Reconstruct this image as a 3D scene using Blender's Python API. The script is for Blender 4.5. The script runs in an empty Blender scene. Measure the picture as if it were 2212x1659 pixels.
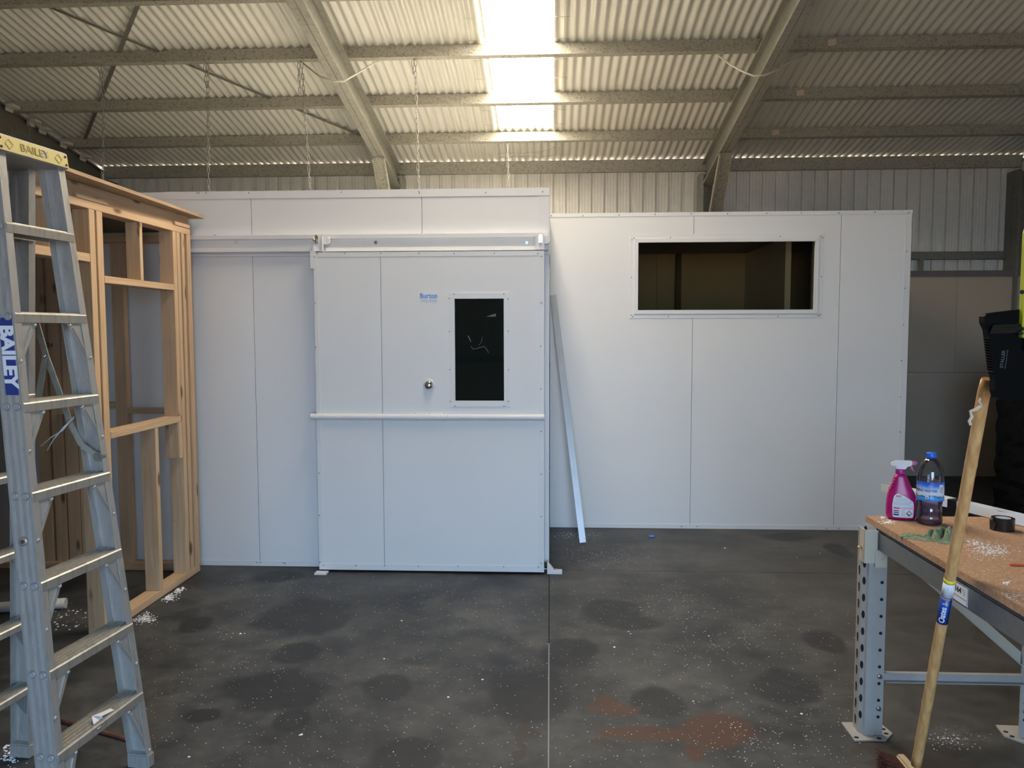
import bpy, bmesh, math, random
from mathutils import Vector, Matrix
random.seed(7)
S = bpy.context.scene
COL = S.collection
R = math.radians

# ------------------------------------------------------------------ camera, sky, sun, daylight, exposure
FPX = 1680.0
PITCH, YAW, ROLL = R(3.9), R(2.8), 0.0023
EYE = Vector((0, 0, 1.6))
fw = Vector((-math.sin(YAW)*math.cos(PITCH), math.cos(YAW)*math.cos(PITCH), -math.sin(PITCH)))
_r0 = Vector((math.cos(YAW), math.sin(YAW), 0)); _u0 = _r0.cross(fw)
rt = _r0*math.cos(ROLL) - _u0*math.sin(ROLL)
up = _u0*math.cos(ROLL) + _r0*math.sin(ROLL)
cd = bpy.data.cameras.new('camera'); cam = bpy.data.objects.new('camera', cd); COL.objects.link(cam)
cd.sensor_width = 36; cd.lens = 36*FPX/2212; cd.clip_start = .05; cd.clip_end = 300
M3 = Matrix((rt, up, -fw)).transposed()
cam.matrix_world = Matrix.Translation(EYE) @ M3.to_4x4()
S.camera = cam
S.view_settings.view_transform = 'Standard'; S.view_settings.look = 'None'
S.view_settings.gamma = 1; S.view_settings.use_curve_mapping = False
S.view_settings.exposure = -0.27
SKY_STRENGTH, SUN_STRENGTH, SKYLIGHT_STRENGTH = 19.0, 46.0, 32.0
w = bpy.data.worlds.new('sky'); S.world = w; w.use_nodes = True
bgn = w.node_tree.nodes['Background']; bgn.inputs[0].default_value = (.43, .67, 1, 1); bgn.inputs[1].default_value = SKY_STRENGTH
sd = bpy.data.lights.new('sun', 'SUN'); sd.energy = SUN_STRENGTH; sd.color = (1, .9, .74); sd.angle = R(.6)
so = bpy.data.objects.new('sun', sd); COL.objects.link(so)
so.rotation_euler = Vector((.25, -.75, -1.0)).to_track_quat('-Z', 'Y').to_euler()
OPX0, OPX1, OPZ, FRONT = -.75, 1.6, 2.8, -2.6      # roller door opening in the front wall behind the camera
pd = bpy.data.lights.new('doorway_daylight', 'AREA'); pd.shape = 'RECTANGLE'; pd.size = OPX1-OPX0; pd.size_y = OPZ
pd.cycles.is_portal = True
po = bpy.data.objects.new('doorway_daylight', pd); COL.objects.link(po)
po.location = ((OPX0+OPX1)/2, FRONT, OPZ/2); po.rotation_euler = (R(90), 0, 0)

def ray(u, v): return fw + rt*((u-1106)/FPX) - up*((v-829.5)/FPX)
def atX(u, v, X): d = ray(u, v); return EYE + d*(X/d.x)
def atY(u, v, Y): d = ray(u, v); return EYE + d*(Y/d.y)
def atZ(u, v, Z=0.0): d = ray(u, v); return EYE + d*((Z-1.6)/d.z)

# ------------------------------------------------------------------ materials
MATS = {}
class NT:
    def __init__(s, name):
        s.m = bpy.data.materials.new(name); s.m.use_nodes = True
        s.t = s.m.node_tree; s.b = s.t.nodes['Principled BSDF']
    def n(s, typ, **kw):
        x = s.t.nodes.new(typ)
        for k, v in kw.items():
            if k.startswith('i_'): x.inputs[int(k[2:])].default_value = v
            else: setattr(x, k, v)
        return x
    def l(s, a, b): s.t.links.new(a, b)
    def ramp(s, fac, stops):
        r = s.n('ShaderNodeValToRGB'); e = r.color_ramp.elements
        while len(e) < len(stops): e.new(.5)
        for q, (p, c) in zip(e, stops): q.position = p; q.color = (*c, 1)
        s.l(fac, r.inputs[0]); return r.outputs[0]
    def obj(s, scale=(1, 1, 1)):
        tc = s.n('ShaderNodeTexCoord'); mp = s.n('ShaderNodeMapping'); mp.inputs['Scale'].default_value = scale
        s.l(tc.outputs['Object'], mp.inputs[0]); return mp.outputs[0]
    def noise(s, vec, scale, detail=3, rough=.55, dist=0):
        x = s.n('ShaderNodeTexNoise'); x.inputs['Scale'].default_value = scale; x.inputs['Detail'].default_value = detail
        x.inputs['Roughness'].default_value = rough; x.inputs['Distortion'].default_value = dist
        if vec is not None: s.l(vec, x.inputs['Vector'])
        return x.outputs['Fac']
    def math(s, op, a, b=None, clamp=False):
        x = s.n('ShaderNodeMath', operation=op); x.use_clamp = clamp
        for i, q in enumerate((a, b)):
            if q is None: continue
            if isinstance(q, (int, float)): x.inputs[i].default_value = q
            else: s.l(q, x.inputs[i])
        return x.outputs[0]
    def mix(s, f, a, b):
        x = s.n('ShaderNodeMixRGB')
        for i, q in enumerate((f, a, b)):
            if isinstance(q, (int, float)): x.inputs[i].default_value = q
            elif isinstance(q, tuple): x.inputs[i].default_value = (*q, 1)
            else: s.l(q, x.inputs[i])
        return x.outputs[0]
    def bump(s, h, strength=.2, dist=.01):
        x = s.n('ShaderNodeBump'); x.inputs['Strength'].default_value = strength; x.inputs['Distance'].default_value = dist
        s.l(h, x.inputs['Height']); s.l(x.outputs[0], s.b.inputs['Normal'])
    def setp(s, **kw):
        for k, v in kw.items(): s.b.inputs[k].default_value = v
def plain(name, c, rough=.5, metal=0, var=.06, scale=6, spec=.5, **kw):
    k = NT(name); v = k.noise(k.obj(), scale, 4)
    lo = tuple(x*(1-var) for x in c); hi = tuple(min(1, x*(1+var)) for x in c)
    k.l(k.ramp(v, [(.3, lo), (.7, hi)]), k.b.inputs['Base Color'])
    k.setp(Roughness=rough, Metallic=metal, **{'Specular IOR Level': spec}); k.setp(**kw)
    MATS[name] = k.m; return k.m
W_ = plain('white_panel', (.80, .785, .765), .45, var=.012, scale=2, spec=.3)
TRIM = plain('white_trim', (.775, .76, .74), .4, var=.015, scale=3, spec=.4)
plain('screw_grey', (.25, .25, .25), .4, .6)
plain('chrome', (.75, .75, .77), .12, 1, var=.02)
plain('brass', (.75, .52, .2), .3, 1)
plain('zinc_bright', (.7, .7, .68), .25, 1)
plain('black_plastic', (.003, .003, .003), .5, var=.2, spec=.06)
plain('black_gloss', (.01, .01, .01), .2, var=.1)
plain('rubber', (.02, .02, .02), .7)
plain('lime', (.42, .44, .02), .45, var=.05)
plain('pink', (.42, .006, .13), .3, var=.04)
plain('pink_trigger', (.42, .02, .22), .35)
plain('trigger_clear', (.62, .62, .64), .25)
plain('cap_blue', (.03, .17, .75), .35)
plain('paper_white', (.78, .78, .80), .5, var=.02)
plain('print_blue', (.10, .28, .68), .5)
plain('wrap_blue', (.012, .07, .42), .35)
plain('print_navy', (.02, .04, .22), .5)
plain('print_black', (.015, .015, .015), .5)
plain('print_grey', (.3, .32, .36), .5)
plain('print_faint', (.10, .11, .12), .6)
plain('print_lightblue', (.25, .52, .85), .5)
plain('print_red', (.65, .05, .04), .5)
plain('print_pinkish', (.8, .42, .42), .5)
plain('print_yellow', (.85, .7, .03), .5)
plain('pvc', (.7, .7, .7), .35)
plain('foam', (.85, .85, .87), .9, var=.05)
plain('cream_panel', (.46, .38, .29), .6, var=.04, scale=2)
plain('dark_capping', (.16, .14, .12), .5)
plain('film', (.008, .008, .009), .2, var=.2, spec=.4)
plain('rust_rod', (.12, .04, .02), .8, var=.4, scale=30)
plain('cardboard', (.66, .54, .42), .8)
plain('cable_white', (.6, .58, .5), .5)
plain('rack_grey', (.37, .35, .325), .45, var=.05, scale=20)
plain('rack_beam', (.15, .155, .165), .45, var=.08, scale=40)
plain('rack_cream', (.52, .47, .37), .5, var=.04)
plain('hole_dark', (.01, .01, .01), .9)
plain('bristle', (.075, .022, .014), .9, var=.3, scale=60)
plain('broom_block', (.5, .38, .25), .6)
plain('blue_scrap', (.02, .22, .7), .4)
plain('red_scrap', (.6, .06, .03), .5)
plain('dirt', (.3, .28, .2), .95)
plain('strip_metal', (.50, .51, .52), .4, .3)
plain('white_strip', (.78, .79, .80), .35, var=.02)
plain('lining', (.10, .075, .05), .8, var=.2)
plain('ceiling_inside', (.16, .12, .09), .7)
def galv(name, base, dark, scale=70, rough=.5, metal=.2):
    k = NT(name); v = k.obj()
    vo = k.n('ShaderNodeTexVoronoi'); vo.inputs['Scale'].default_value = scale; k.l(v, vo.inputs['Vector'])
    a = k.noise(v, scale*.9, 2, .6, 1.5); b = k.noise(v, 1.6, 3)
    f = k.math('MULTIPLY', k.math('GREATER_THAN', a, .565), .7)
    c = k.mix(f, base, dark)
    c2 = k.mix(k.math('MULTIPLY', b, .45), c, tuple(x*.6 for x in base))
    k.l(c2, k.b.inputs['Base Color']); k.setp(Roughness=rough, Metallic=metal); MATS[name] = k.m
galv('galv_purlin', (.44, .42, .35), (.13, .12, .09), 60)
galv('galv_rafter', (.36, .355, .30), (.26, .25, .21), 25)
galv('galv_dark', (.22, .215, .18), (.14, .13, .11), 40)
galv('galv_chain', (.34, .33, .30), (.2, .19, .17), 200)
def sheet(name, c, metal=.15, rough=.42):
    k = NT(name); v = k.obj((6, .5, 6)); a = k.noise(v, 2, 4)
    oi = k.n('ShaderNodeObjectInfo')
    f = k.math('ADD', k.math('MULTIPLY', a, .7), k.math('MULTIPLY', oi.outputs['Random'], .3))
    k.l(k.ramp(f, [(.25, tuple(x*.86 for x in c)), (.75, c)]), k.b.inputs['Base Color'])
    k.setp(Roughness=rough, Metallic=metal); MATS[name] = k.m
sheet('roof_iron', (.74, .73, .65)); sheet('wall_iron', (.78, .76, .69), .05, .4)
def timber(name, axis, c1=(.56, .37, .21), c2=(.74, .55, .36)):
    sc = [26, 26, 26]; sc[axis] = 1.3
    k = NT(name); oi = k.n('ShaderNodeObjectInfo'); tc = k.n('ShaderNodeTexCoord')
    off = k.n('ShaderNodeVectorMath', operation='SCALE'); off.inputs[0].default_value = (7, 5, 9); k.l(oi.outputs['Random'], off.inputs['Scale'])
    ad = k.n('ShaderNodeVectorMath', operation='ADD'); k.l(tc.outputs['Object'], ad.inputs[0]); k.l(off.outputs[0], ad.inputs[1])
    mp = k.n('ShaderNodeMapping'); mp.inputs['Scale'].default_value = sc; k.l(ad.outputs[0], mp.inputs[0])
    g = k.noise(mp.outputs[0], 1.6, 4, .6, .8)
    col = k.ramp(g, [(.3, c1), (.55, tuple((a+b)/2 for a, b in zip(c1, c2))), (.75, c2)])
    col = k.mix(k.math('MULTIPLY', oi.outputs['Random'], .35), col, (.62, .38, .23))
    ks = [9, 9, 9]; ks[axis] = 3.2
    mk = k.n('ShaderNodeMapping'); mk.inputs['Scale'].default_value = ks; k.l(ad.outputs[0], mk.inputs[0])
    vo = k.n('ShaderNodeTexVoronoi'); vo.inputs['Scale'].default_value = 1.0; k.l(mk.outputs[0], vo.inputs['Vector'])
    mr = k.n('ShaderNodeMapRange', interpolation_type='SMOOTHSTEP'); k.l(vo.outputs['Distance'], mr.inputs[0])
    mr.inputs[1].default_value = .07; mr.inputs[2].default_value = .2; mr.inputs[3].default_value = .85; mr.inputs[4].default_value = 0
    col = k.mix(mr.outputs[0], col, (.13, .05, .02))
    k.l(col, k.b.inputs['Base Color']); k.setp(Roughness=.7, **{'Specular IOR Level': .25}); k.bump(g, .08, .004); MATS[name] = k.m
timber('timber_x', 0); timber('timber_y', 1); timber('timber_z', 2)
k = NT('chipboard'); v = k.obj(); a = k.noise(v, 90, 3, .7); b = k.noise(v, 3, 3)
c = k.ramp(a, [(.3, (.30, .17, .095)), (.5, (.44, .27, .17)), (.7, (.54, .36, .24))])
c = k.mix(k.math('MULTIPLY', b, .4), c, (.42, .26, .17)); k.l(c, k.b.inputs['Base Color']); k.setp(Roughness=.75, **{'Specular IOR Level': .2}); MATS['chipboard'] = k.m
k = NT('ply'); v = k.obj((30, 2, 200)); a = k.noise(v, 2, 4)
k.l(k.ramp(a, [(.3, (.33, .21, .12)), (.7, (.52, .37, .23))]), k.b.inputs['Base Color']); k.setp(Roughness=.75); MATS['ply'] = k.m
k = NT('bamboo'); v = k.obj((60, 60, 2)); a = k.noise(v, 1, 3)
k.l(k.ramp(a, [(.3, (.46, .24, .085)), (.7, (.70, .41, .17))]), k.b.inputs['Base Color']); k.setp(Roughness=.35); MATS['bamboo'] = k.m
def alum(name, base, metal=.75, rough=.42, dirt=.35):
    k = NT(name); v = k.obj((14, 14, 2.5)); a = k.noise(v, 3, 5, .65, .5); b = k.noise(k.obj(), 90, 3, .7)
    c = k.mix(k.math('MULTIPLY', k.ramp(a, [(.48, (0, 0, 0)), (.72, (1, 1, 1))]), dirt), base, (.24, .21, .18))
    c = k.mix(k.math('MULTIPLY', k.math('GREATER_THAN', b, .66), .35), c, (.75, .75, .74))
    k.l(c, k.b.inputs['Base Color']); k.l(k.math('ADD', k.math('MULTIPLY', a, .25), rough-.12), k.b.inputs['Roughness'])
    k.setp(Metallic=metal); MATS[name] = k.m
alum('alum', (.46, .445, .42), .55, .5, .5); alum('alum_tread', (.44, .41, .36), .55, .42, .6); alum('alum_gusset', (.47, .455, .43), .55, .5, .4)
k = NT('yellow_worn'); v = k.obj(); a = k.noise(v, 26, 5, .65, .6)
k.l(k.mix(k.ramp(a, [(.56, (0, 0, 0)), (.62, (1, 1, 1))]), (.58, .47, .16), (.42, .40, .36)), k.b.inputs['Base Color']); k.setp(Roughness=.5, Metallic=.2); MATS['yellow_worn'] = k.m
plain('yellow_relief', (.46, .37, .13), .4, .2)
k = NT('cloth_green'); v = k.obj(); a = k.noise(v, 260, 2)
k.l(k.ramp(a, [(.3, (.13, .175, .085)), (.7, (.22, .27, .15))]), k.b.inputs['Base Color']); k.setp(Roughness=.95, **{'Sheen Weight': .3}); k.bump(a, .3, .002); MATS['cloth_green'] = k.m
def glassy(name, tint, gl=.12, rough=.02, mixfac=None):
    m = bpy.data.materials.new(name); m.use_nodes = True; t = m.node_tree; t.nodes.clear()
    o = t.nodes.new('ShaderNodeOutputMaterial'); mx = t.nodes.new('ShaderNodeMixShader')
    tr = t.nodes.new('ShaderNodeBsdfTransparent'); tr.inputs[0].default_value = (*tint, 1)
    g = t.nodes.new('ShaderNodeBsdfGlossy'); g.inputs['Roughness'].default_value = rough
    fr = t.nodes.new('ShaderNodeFresnel'); fr.inputs[0].default_value = 1.45
    ad = t.nodes.new('ShaderNodeMath'); ad.operation = 'ADD'; ad.inputs[1].default_value = gl
    nz = t.nodes.new('ShaderNodeTexNoise'); nz.inputs['Scale'].default_value = 3
    mu = t.nodes.new('ShaderNodeMath'); mu.operation = 'MULTIPLY'; mu.inputs[1].default_value = .01
    t.links.new(nz.outputs['Fac'], mu.inputs[0])
    a2 = t.nodes.new('ShaderNodeMath'); a2.operation = 'ADD'; t.links.new(mu.outputs[0], a2.inputs[1])
    t.links.new(fr.outputs[0], ad.inputs[0]); t.links.new(ad.outputs[0], a2.inputs[0]); t.links.new(a2.outputs[0], mx.inputs[0])
    base = tr.outputs[0]
    if mixfac:
        df = t.nodes.new('ShaderNodeBsdfTranslucent'); df.inputs[0].default_value = (*mixfac, 1); d2 = t.nodes.new('ShaderNodeBsdfDiffuse'); d2.inputs[0].default_value = (*mixfac, 1)
        m2 = t.nodes.new('ShaderNodeMixShader'); t.links.new(df.outputs[0], m2.inputs[1]); t.links.new(d2.outputs[0], m2.inputs[2])
        m3 = t.nodes.new('ShaderNodeMixShader'); m3.inputs[0].default_value = .3; t.links.new(base, m3.inputs[1]); t.links.new(m2.outputs[0], m3.inputs[2]); base = m3.outputs[0]
    t.links.new(base, mx.inputs[1]); t.links.new(g.outputs[0], mx.inputs[2]); t.links.new(mx.outputs[0], o.inputs[0])
    MATS[name] = m
glassy('pane', (.34, .36, .34), -.022); glassy('pane_clear', (.86, .80, .66), -.022); glassy('pet', (.95, .95, .96), .05, .05); glassy('liquid', (.74, .68, .78), 0, .1, (.24, .17, .36))
k = NT('skylight'); a = k.noise(k.obj((3, .4, 3)), 1, 3)
k.l(k.ramp(a, [(.2, (.98, .86, .68)), (.8, (1, .90, .74))]), k.b.inputs['Emission Color']); k.setp(**{'Emission Strength': SKYLIGHT_STRENGTH, 'Roughness': .5}); MATS['skylight'] = k.m
k = NT('outside_ground'); a = k.noise(k.obj(), .6, 4)
k.l(k.ramp(a, [(.3, (.36, .235, .155)), (.7, (.48, .33, .22))]), k.b.inputs['Base Color']); k.setp(Roughness=.9); MATS['outside_ground'] = k.m
# water label: blue / white / blue bands up its height
k = NT('water_label'); tc = k.n('ShaderNodeTexCoord'); sp = k.n('ShaderNodeSeparateXYZ'); k.l(tc.outputs['Generated'], sp.inputs[0])
nz = k.noise(tc.outputs['Generated'], 3, 2); f = k.math('ADD', sp.outputs[2], k.math('MULTIPLY', k.math('SUBTRACT', nz, .5), .25))
k.l(k.ramp(f, [(.0, (.02, .16, .62)), (.2, (.06, .38, .85)), (.26, (.02, .08, .16)), (.33, (.7, .75, .85)), (.55, (.6, .7, .9)), (.8, (.05, .2, .72)), (1, (.02, .1, .55))]), k.b.inputs['Base Color']); k.setp(Roughness=.35); MATS['water_label'] = k.m
# concrete with stains that stay put
def concrete():
    k = NT('concrete'); tc = k.n('ShaderNodeTexCoord'); geo = k.n('ShaderNodeNewGeometry'); P = geo.outputs['Position']
    a = k.noise(P, 1.6, 6, .65); b = k.noise(P, 8, 5, .68); c = k.noise(P, 60, 3, .7)
    f = k.math('ADD', k.math('MULTIPLY', a, .6), k.math('MULTIPLY', b, .4))
    col = k.ramp(f, [(.36, (.023, .024, .027)), (.46, (.046, .047, .050)), (.54, (.073, .074, .075)), (.66, (.12, .118, .113))])
    col = k.mix(k.math('MULTIPLY', k.math('GREATER_THAN', c, .66), .22), col, (.17, .17, .17))
    sepx = k.n('ShaderNodeSeparateXYZ'); k.l(P, sepx.inputs[0])
    brown = k.n('ShaderNodeMapRange', interpolation_type='SMOOTHSTEP'); k.l(k.math('ADD', sepx.outputs[0], k.math('MULTIPLY', a, .8)), brown.inputs[0])
    brown.inputs[1].default_value = .8; brown.inputs[2].default_value = 2.4; brown.inputs[3].default_value = 0; brown.inputs[4].default_value = .45
    col = k.mix(brown.outputs[0], col, (.066, .056, .044))
    nz = k.n('ShaderNodeTexNoise'); nz.inputs['Scale'].default_value = 4.5; nz.inputs['Detail'].default_value = 5; k.l(P, nz.inputs['Vector'])
    nzs = k.math('MULTIPLY', k.math('SUBTRACT', nz.outputs['Fac'], .5), 1.1)
    nf = k.n('ShaderNodeTexNoise'); nf.inputs['Scale'].default_value = 14; nf.inputs['Detail'].default_value = 3; k.l(P, nf.inputs['Vector'])
    nfs = k.math('MULTIPLY', k.math('SUBTRACT', nf.outputs['Fac'], .5), 2.2)
    def blob(u, v, du, dv, soft, wob):
        p = atZ(u, v); q = atZ(u+du, v); r_ = atZ(u, v-dv); s_ = atZ(u, v+dv)
        mp = k.n('ShaderNodeMapping'); mp.vector_type = 'TEXTURE'
        mp.inputs['Location'].default_value = (p.x, (r_.y+s_.y)/2, 0); mp.inputs['Scale'].default_value = (q.x-p.x, (r_.y-s_.y)/2, 1)
        mp.inputs['Rotation'].default_value = (0, 0, 0)
        k.l(P, mp.inputs[0]); L = k.n('ShaderNodeVectorMath', operation='LENGTH'); k.l(mp.outputs[0], L.inputs[0])
        mr = k.n('ShaderNodeMapRange', interpolation_type='SMOOTHSTEP'); k.l(k.math('ADD', L.outputs['Value'], wob), mr.inputs[0])
        mr.inputs[1].default_value = 1-soft; mr.inputs[2].default_value = 1+soft; mr.inputs[3].default_value = 1; mr.inputs[4].default_value = 0
        return mr.outputs[0]
    def join(bl):
        o = None
        for x in bl: o = x if o is None else k.math('MAXIMUM', o, x)
        return o
    dark = join([blob(*q, .18, nzs) for q in [(655, 1333, 105, 38), (645, 1408, 50, 24), (590, 1492, 105, 46), (835, 1487, 55, 28), (625, 1558, 40, 25),
        (880, 1640, 75, 42), (1325, 1325, 70, 28), (1365, 1345, 60, 18), (1230, 1410, 60, 32), (1778, 1383, 42, 24), (1700, 1490, 75, 40), (1145, 1500, 95, 60),
        (425, 1350, 35, 18), (440, 1545, 40, 16), (1700, 1160, 55, 9), (1810, 1188, 25, 14), (600, 1245, 55, 12), (1430, 1520, 60, 35)]])
    col = k.mix(k.math('MULTIPLY', dark, .7), col, (.017, .018, .021))
    rust = join([blob(*q, .1, nfs) for q in [(1325, 1532, 48, 13), (1310, 1515, 28, 8), (1355, 1540, 25, 7)]] + [blob(*q, .3, nzs) for q in [(1545, 1578, 80, 36), (1420, 1586, 100, 15), (1500, 1625, 18, 18), (1330, 1582, 45, 10)]])
    col = k.mix(k.math('MULTIPLY', rust, .85), col, (.095, .044, .027))
    brn = join([blob(*q, .1, nfs) for q in [(1127, 1590, 14, 38), (1150, 1585, 28, 10), (1120, 1630, 14, 12), (1302, 1603, 30, 9), (1975, 1640, 120, 40)]])
    col = k.mix(k.math('MULTIPLY', brn, .6), col, (.052, .038, .026))
    chalk = join([blob(*q, .6, nfs) for q in [(1255, 1150, 45, 16), (1330, 1215, 90, 20), (1140, 1445, 30, 12), (2070, 1590, 60, 20)]])
    col = k.mix(k.math('MULTIPLY', k.math('MULTIPLY', chalk, k.math('GREATER_THAN', c, .55)), .3), col, (.24, .24, .25))
    k.l(col, k.b.inputs['Base Color'])
    k.l(k.ramp(b, [(.3, (.42,)*3), (.7, (.62,)*3)]), k.b.inputs['Roughness']); k.setp(**{'Specular IOR Level': .3}); k.bump(c, .06, .004); MATS['concrete'] = k.m
concrete()

# ------------------------------------------------------------------ object helpers
WO = {}
def setprops(o, label=None, cat=None, group=None, kind=None):
    for kx, vx in (('label', label), ('category', cat), ('group', group), ('kind', kind)):
        if vx: o[kx] = vx
    return o
def empty(name, loc, label=None, cat=None, group=None, kind=None):
    o = bpy.data.objects.new(name, None); COL.objects.link(o); o.location = loc; o.empty_display_size = .1
    WO[o.name] = Vector(loc); return setprops(o, label, cat, group, kind)
class MB:
    def __init__(s): s.v = []; s.f = []; s.sm = []
    def add(s, vs, fs, smooth=False):
        n = len(s.v); s.v += [Vector(q) for q in vs]; s.f += [tuple(i+n for i in f) for f in fs]; s.sm += [smooth]*len(fs); return s
    def obox(s, c, ax, ay, az):
        c, ax, ay, az = map(Vector, (c, ax, ay, az))
        vs = [c+ax*i+ay*j+az*kx for kx in (-1, 1) for j in (-1, 1) for i in (-1, 1)]
        fs = [(0, 2, 3, 1), (4, 5, 7, 6), (0, 1, 5, 4), (2, 6, 7, 3), (0, 4, 6, 2), (1, 3, 7, 5)]
        if ax.cross(ay).dot(az) < 0: fs = [f[::-1] for f in fs]
        return s.add(vs, fs)
    def box(s, x0, x1, y0, y1, z0, z1):
        return s.obox(((x0+x1)/2, (y0+y1)/2, (z0+z1)/2), ((x1-x0)/2, 0, 0), (0, (y1-y0)/2, 0), (0, 0, (z1-z0)/2))
    def prism(s, pts, d, smooth=False):
        pts = [Vector(p) for p in pts]; d = Vector(d); n = len(pts)
        nr = Vector((0, 0, 0))
        for i in range(n): nr += pts[i].cross(pts[(i+1) % n])
        if nr.dot(d) > 0: pts = pts[::-1]
        s.add(pts + [p+d for p in pts], [tuple(range(n)), tuple(range(2*n-1, n-1, -1))])
        k0 = len(s.v)-2*n
        for i in range(n):
            j = (i+1) % n; s.f.append((k0+j, k0+i, k0+n+i, k0+n+j)); s.sm.append(smooth)
        return s
    def loft(s, A, B, caps=True):      # two matching loops
        n = len(A); k0 = len(s.v); s.v += [Vector(q) for q in A] + [Vector(q) for q in B]
        c0 = sum((Vector(q) for q in A), Vector())/n; c1 = sum((Vector(q) for q in B), Vector())/n
        nr = Vector()
        for i in range(n): nr += (Vector(A[i])-c0).cross(Vector(A[(i+1) % n])-c0)
        fl = nr.dot(c1-c0) > 0
        for i in range(n):
            j = (i+1) % n; f = (k0+i, k0+j, k0+n+j, k0+n+i); s.f.append(f if fl else f[::-1]); s.sm.append(False)
        if caps:
            a = tuple(range(k0, k0+n)); b = tuple(range(k0+n, k0+2*n))
            s.f += [a[::-1] if fl else a, b if fl else b[::-1]]; s.sm += [False]*2
        return s
    def cyl(s, p0, p1, r, n=14, r1=None, caps=True):
        p0, p1 = Vector(p0), Vector(p1); r1 = r if r1 is None else r1
        d = (p1-p0).normalized(); a = d.orthogonal().normalized(); b = d.cross(a)
        k0 = len(s.v)
        for p, q in ((p0, r), (p1, r1)):
            for i in range(n): t = 2*math.pi*i/n; s.v.append(p+a*(q*math.cos(t))+b*(q*math.sin(t)))
        for i in range(n):
            j = (i+1) % n; s.f.append((k0+i, k0+j, k0+n+j, k0+n+i)); s.sm.append(True)
        if caps: s.f += [tuple(range(k0+n-1, k0-1, -1)), tuple(range(k0+n, k0+2*n))]; s.sm += [False]*2
        return s
    def tube(s, pts, r, n=6, closed=False):
        pts = [Vector(p) for p in pts]; m = len(pts); k0 = len(s.v); a = None
        for i, p in enumerate(pts):
            if closed: d = (pts[(i+1) % m]-pts[i-1]).normalized()
            else: d = (pts[min(i+1, m-1)]-pts[max(i-1, 0)]).normalized()
            a = d.orthogonal().normalized() if a is None else (a-d*a.dot(d)).normalized()
            b = d.cross(a)
            for q in range(n): t = 2*math.pi*q/n; s.v.append(p+a*(r*math.cos(t))+b*(r*math.sin(t)))
        for i in range(m if closed else m-1):
            i2 = (i+1) % m
            for q in range(n):
                q2 = (q+1) % n; s.f.append((k0+i*n+q, k0+i*n+q2, k0+i2*n+q2, k0+i2*n+q)); s.sm.append(True)
        if not closed: s.f += [tuple(range(k0+n-1, k0-1, -1)), tuple(range(k0+(m-1)*n, k0+m*n))]; s.sm += [False]*2
        return s
    def lathe(s, prof, c, n=28, axis=None, sx=1, sy=1, ex=2.0):
        c = Vector(c); k0 = len(s.v); m = len(prof)
        for r_, z in prof:
            for i in range(n):
                t = 2*math.pi*i/n; ct, st = math.cos(t), math.sin(t)
                if ex != 2: ct = math.copysign(abs(ct)**(2/ex), ct); st = math.copysign(abs(st)**(2/ex), st)
                p = Vector((r_*ct*sx, r_*st*sy, z))
                s.v.append(c + (axis @ p if axis is not None else p))
        for j in range(m-1):
            for i in range(n):
                i2 = (i+1) % n; s.f.append((k0+j*n+i, k0+j*n+i2, k0+(j+1)*n+i2, k0+(j+1)*n+i)); s.sm.append(True)
        s.f += [tuple(range(k0+n-1, k0-1, -1)), tuple(range(k0+(m-1)*n, k0+m*n))]; s.sm += [False]*2
        return s
    def sphere(s, c, r, n=8, m=5):
        return s.lathe([(max(1e-4, r*math.sin(math.pi*i/m)), -r*math.cos(math.pi*i/m)) for i in range(m+1)], c, n)
    def put(s, name, mat, parent=None, bevel=0, origin=None, label=None, cat=None, group=None, kind=None):
        lo = Vector((min(q.x for q in s.v), min(q.y for q in s.v), min(q.z for q in s.v)))
        hi = Vector((max(q.x for q in s.v), max(q.y for q in s.v), max(q.z for q in s.v)))
        og = Vector(((lo.x+hi.x)/2, (lo.y+hi.y)/2, lo.z)) if origin is None else Vector(origin)
        me = bpy.data.meshes.new(name); me.from_pydata([q-og for q in s.v], [], s.f)
        me.polygons.foreach_set('use_smooth', s.sm); me.materials.append(MATS[mat] if isinstance(mat, str) else mat); me.update()
        if bevel:
            bm = bmesh.new(); bm.from_mesh(me)
            bmesh.ops.bevel(bm, geom=[e for e in bm.edges if len(e.link_faces) == 2 and e.calc_face_angle(0) > .6], offset=bevel, segments=2, affect='EDGES', clamp_overlap=True)
            bm.to_mesh(me); bm.free()
        o = bpy.data.objects.new(name, me); COL.objects.link(o); WO[o.name] = og
        if parent is not None: o.parent = parent; o.location = og - WO[parent.name]
        else: o.location = og
        return setprops(o, label, cat, group, kind)
def box(name, mat, parent, x0, x1, y0, y1, z0, z1, bevel=0, **kw): return MB().box(min(x0, x1), max(x0, x1), min(y0, y1), max(y0, y1), min(z0, z1), max(z0, z1)).put(name, mat, parent, bevel, **kw)
def text_mesh(body, size, offset=0.0, ext=0.0):
    c = bpy.data.curves.new('tmp', 'FONT'); c.body = body; c.size = size; c.align_x = 'CENTER'; c.align_y = 'CENTER'; c.offset = offset; c.resolution_u = 3; c.extrude = ext
    o = bpy.data.objects.new('tmp', c); COL.objects.link(o)
    dg = bpy.context.evaluated_depsgraph_get(); me = bpy.data.meshes.new_from_object(o.evaluated_get(dg))
    vs = [v.co.copy() for v in me.vertices]; fs = [tuple(p.vertices) for p in me.polygons]
    bpy.data.objects.remove(o); bpy.data.curves.remove(c); bpy.data.meshes.remove(me); return vs, fs
def text(body, size, mat, parent, fn, name='lettering', offset=0.0):
    vs, fs = text_mesh(body, size, offset); return MB().add([fn(v.x, v.y) for v in vs], fs).put(name, mat, parent)
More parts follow.
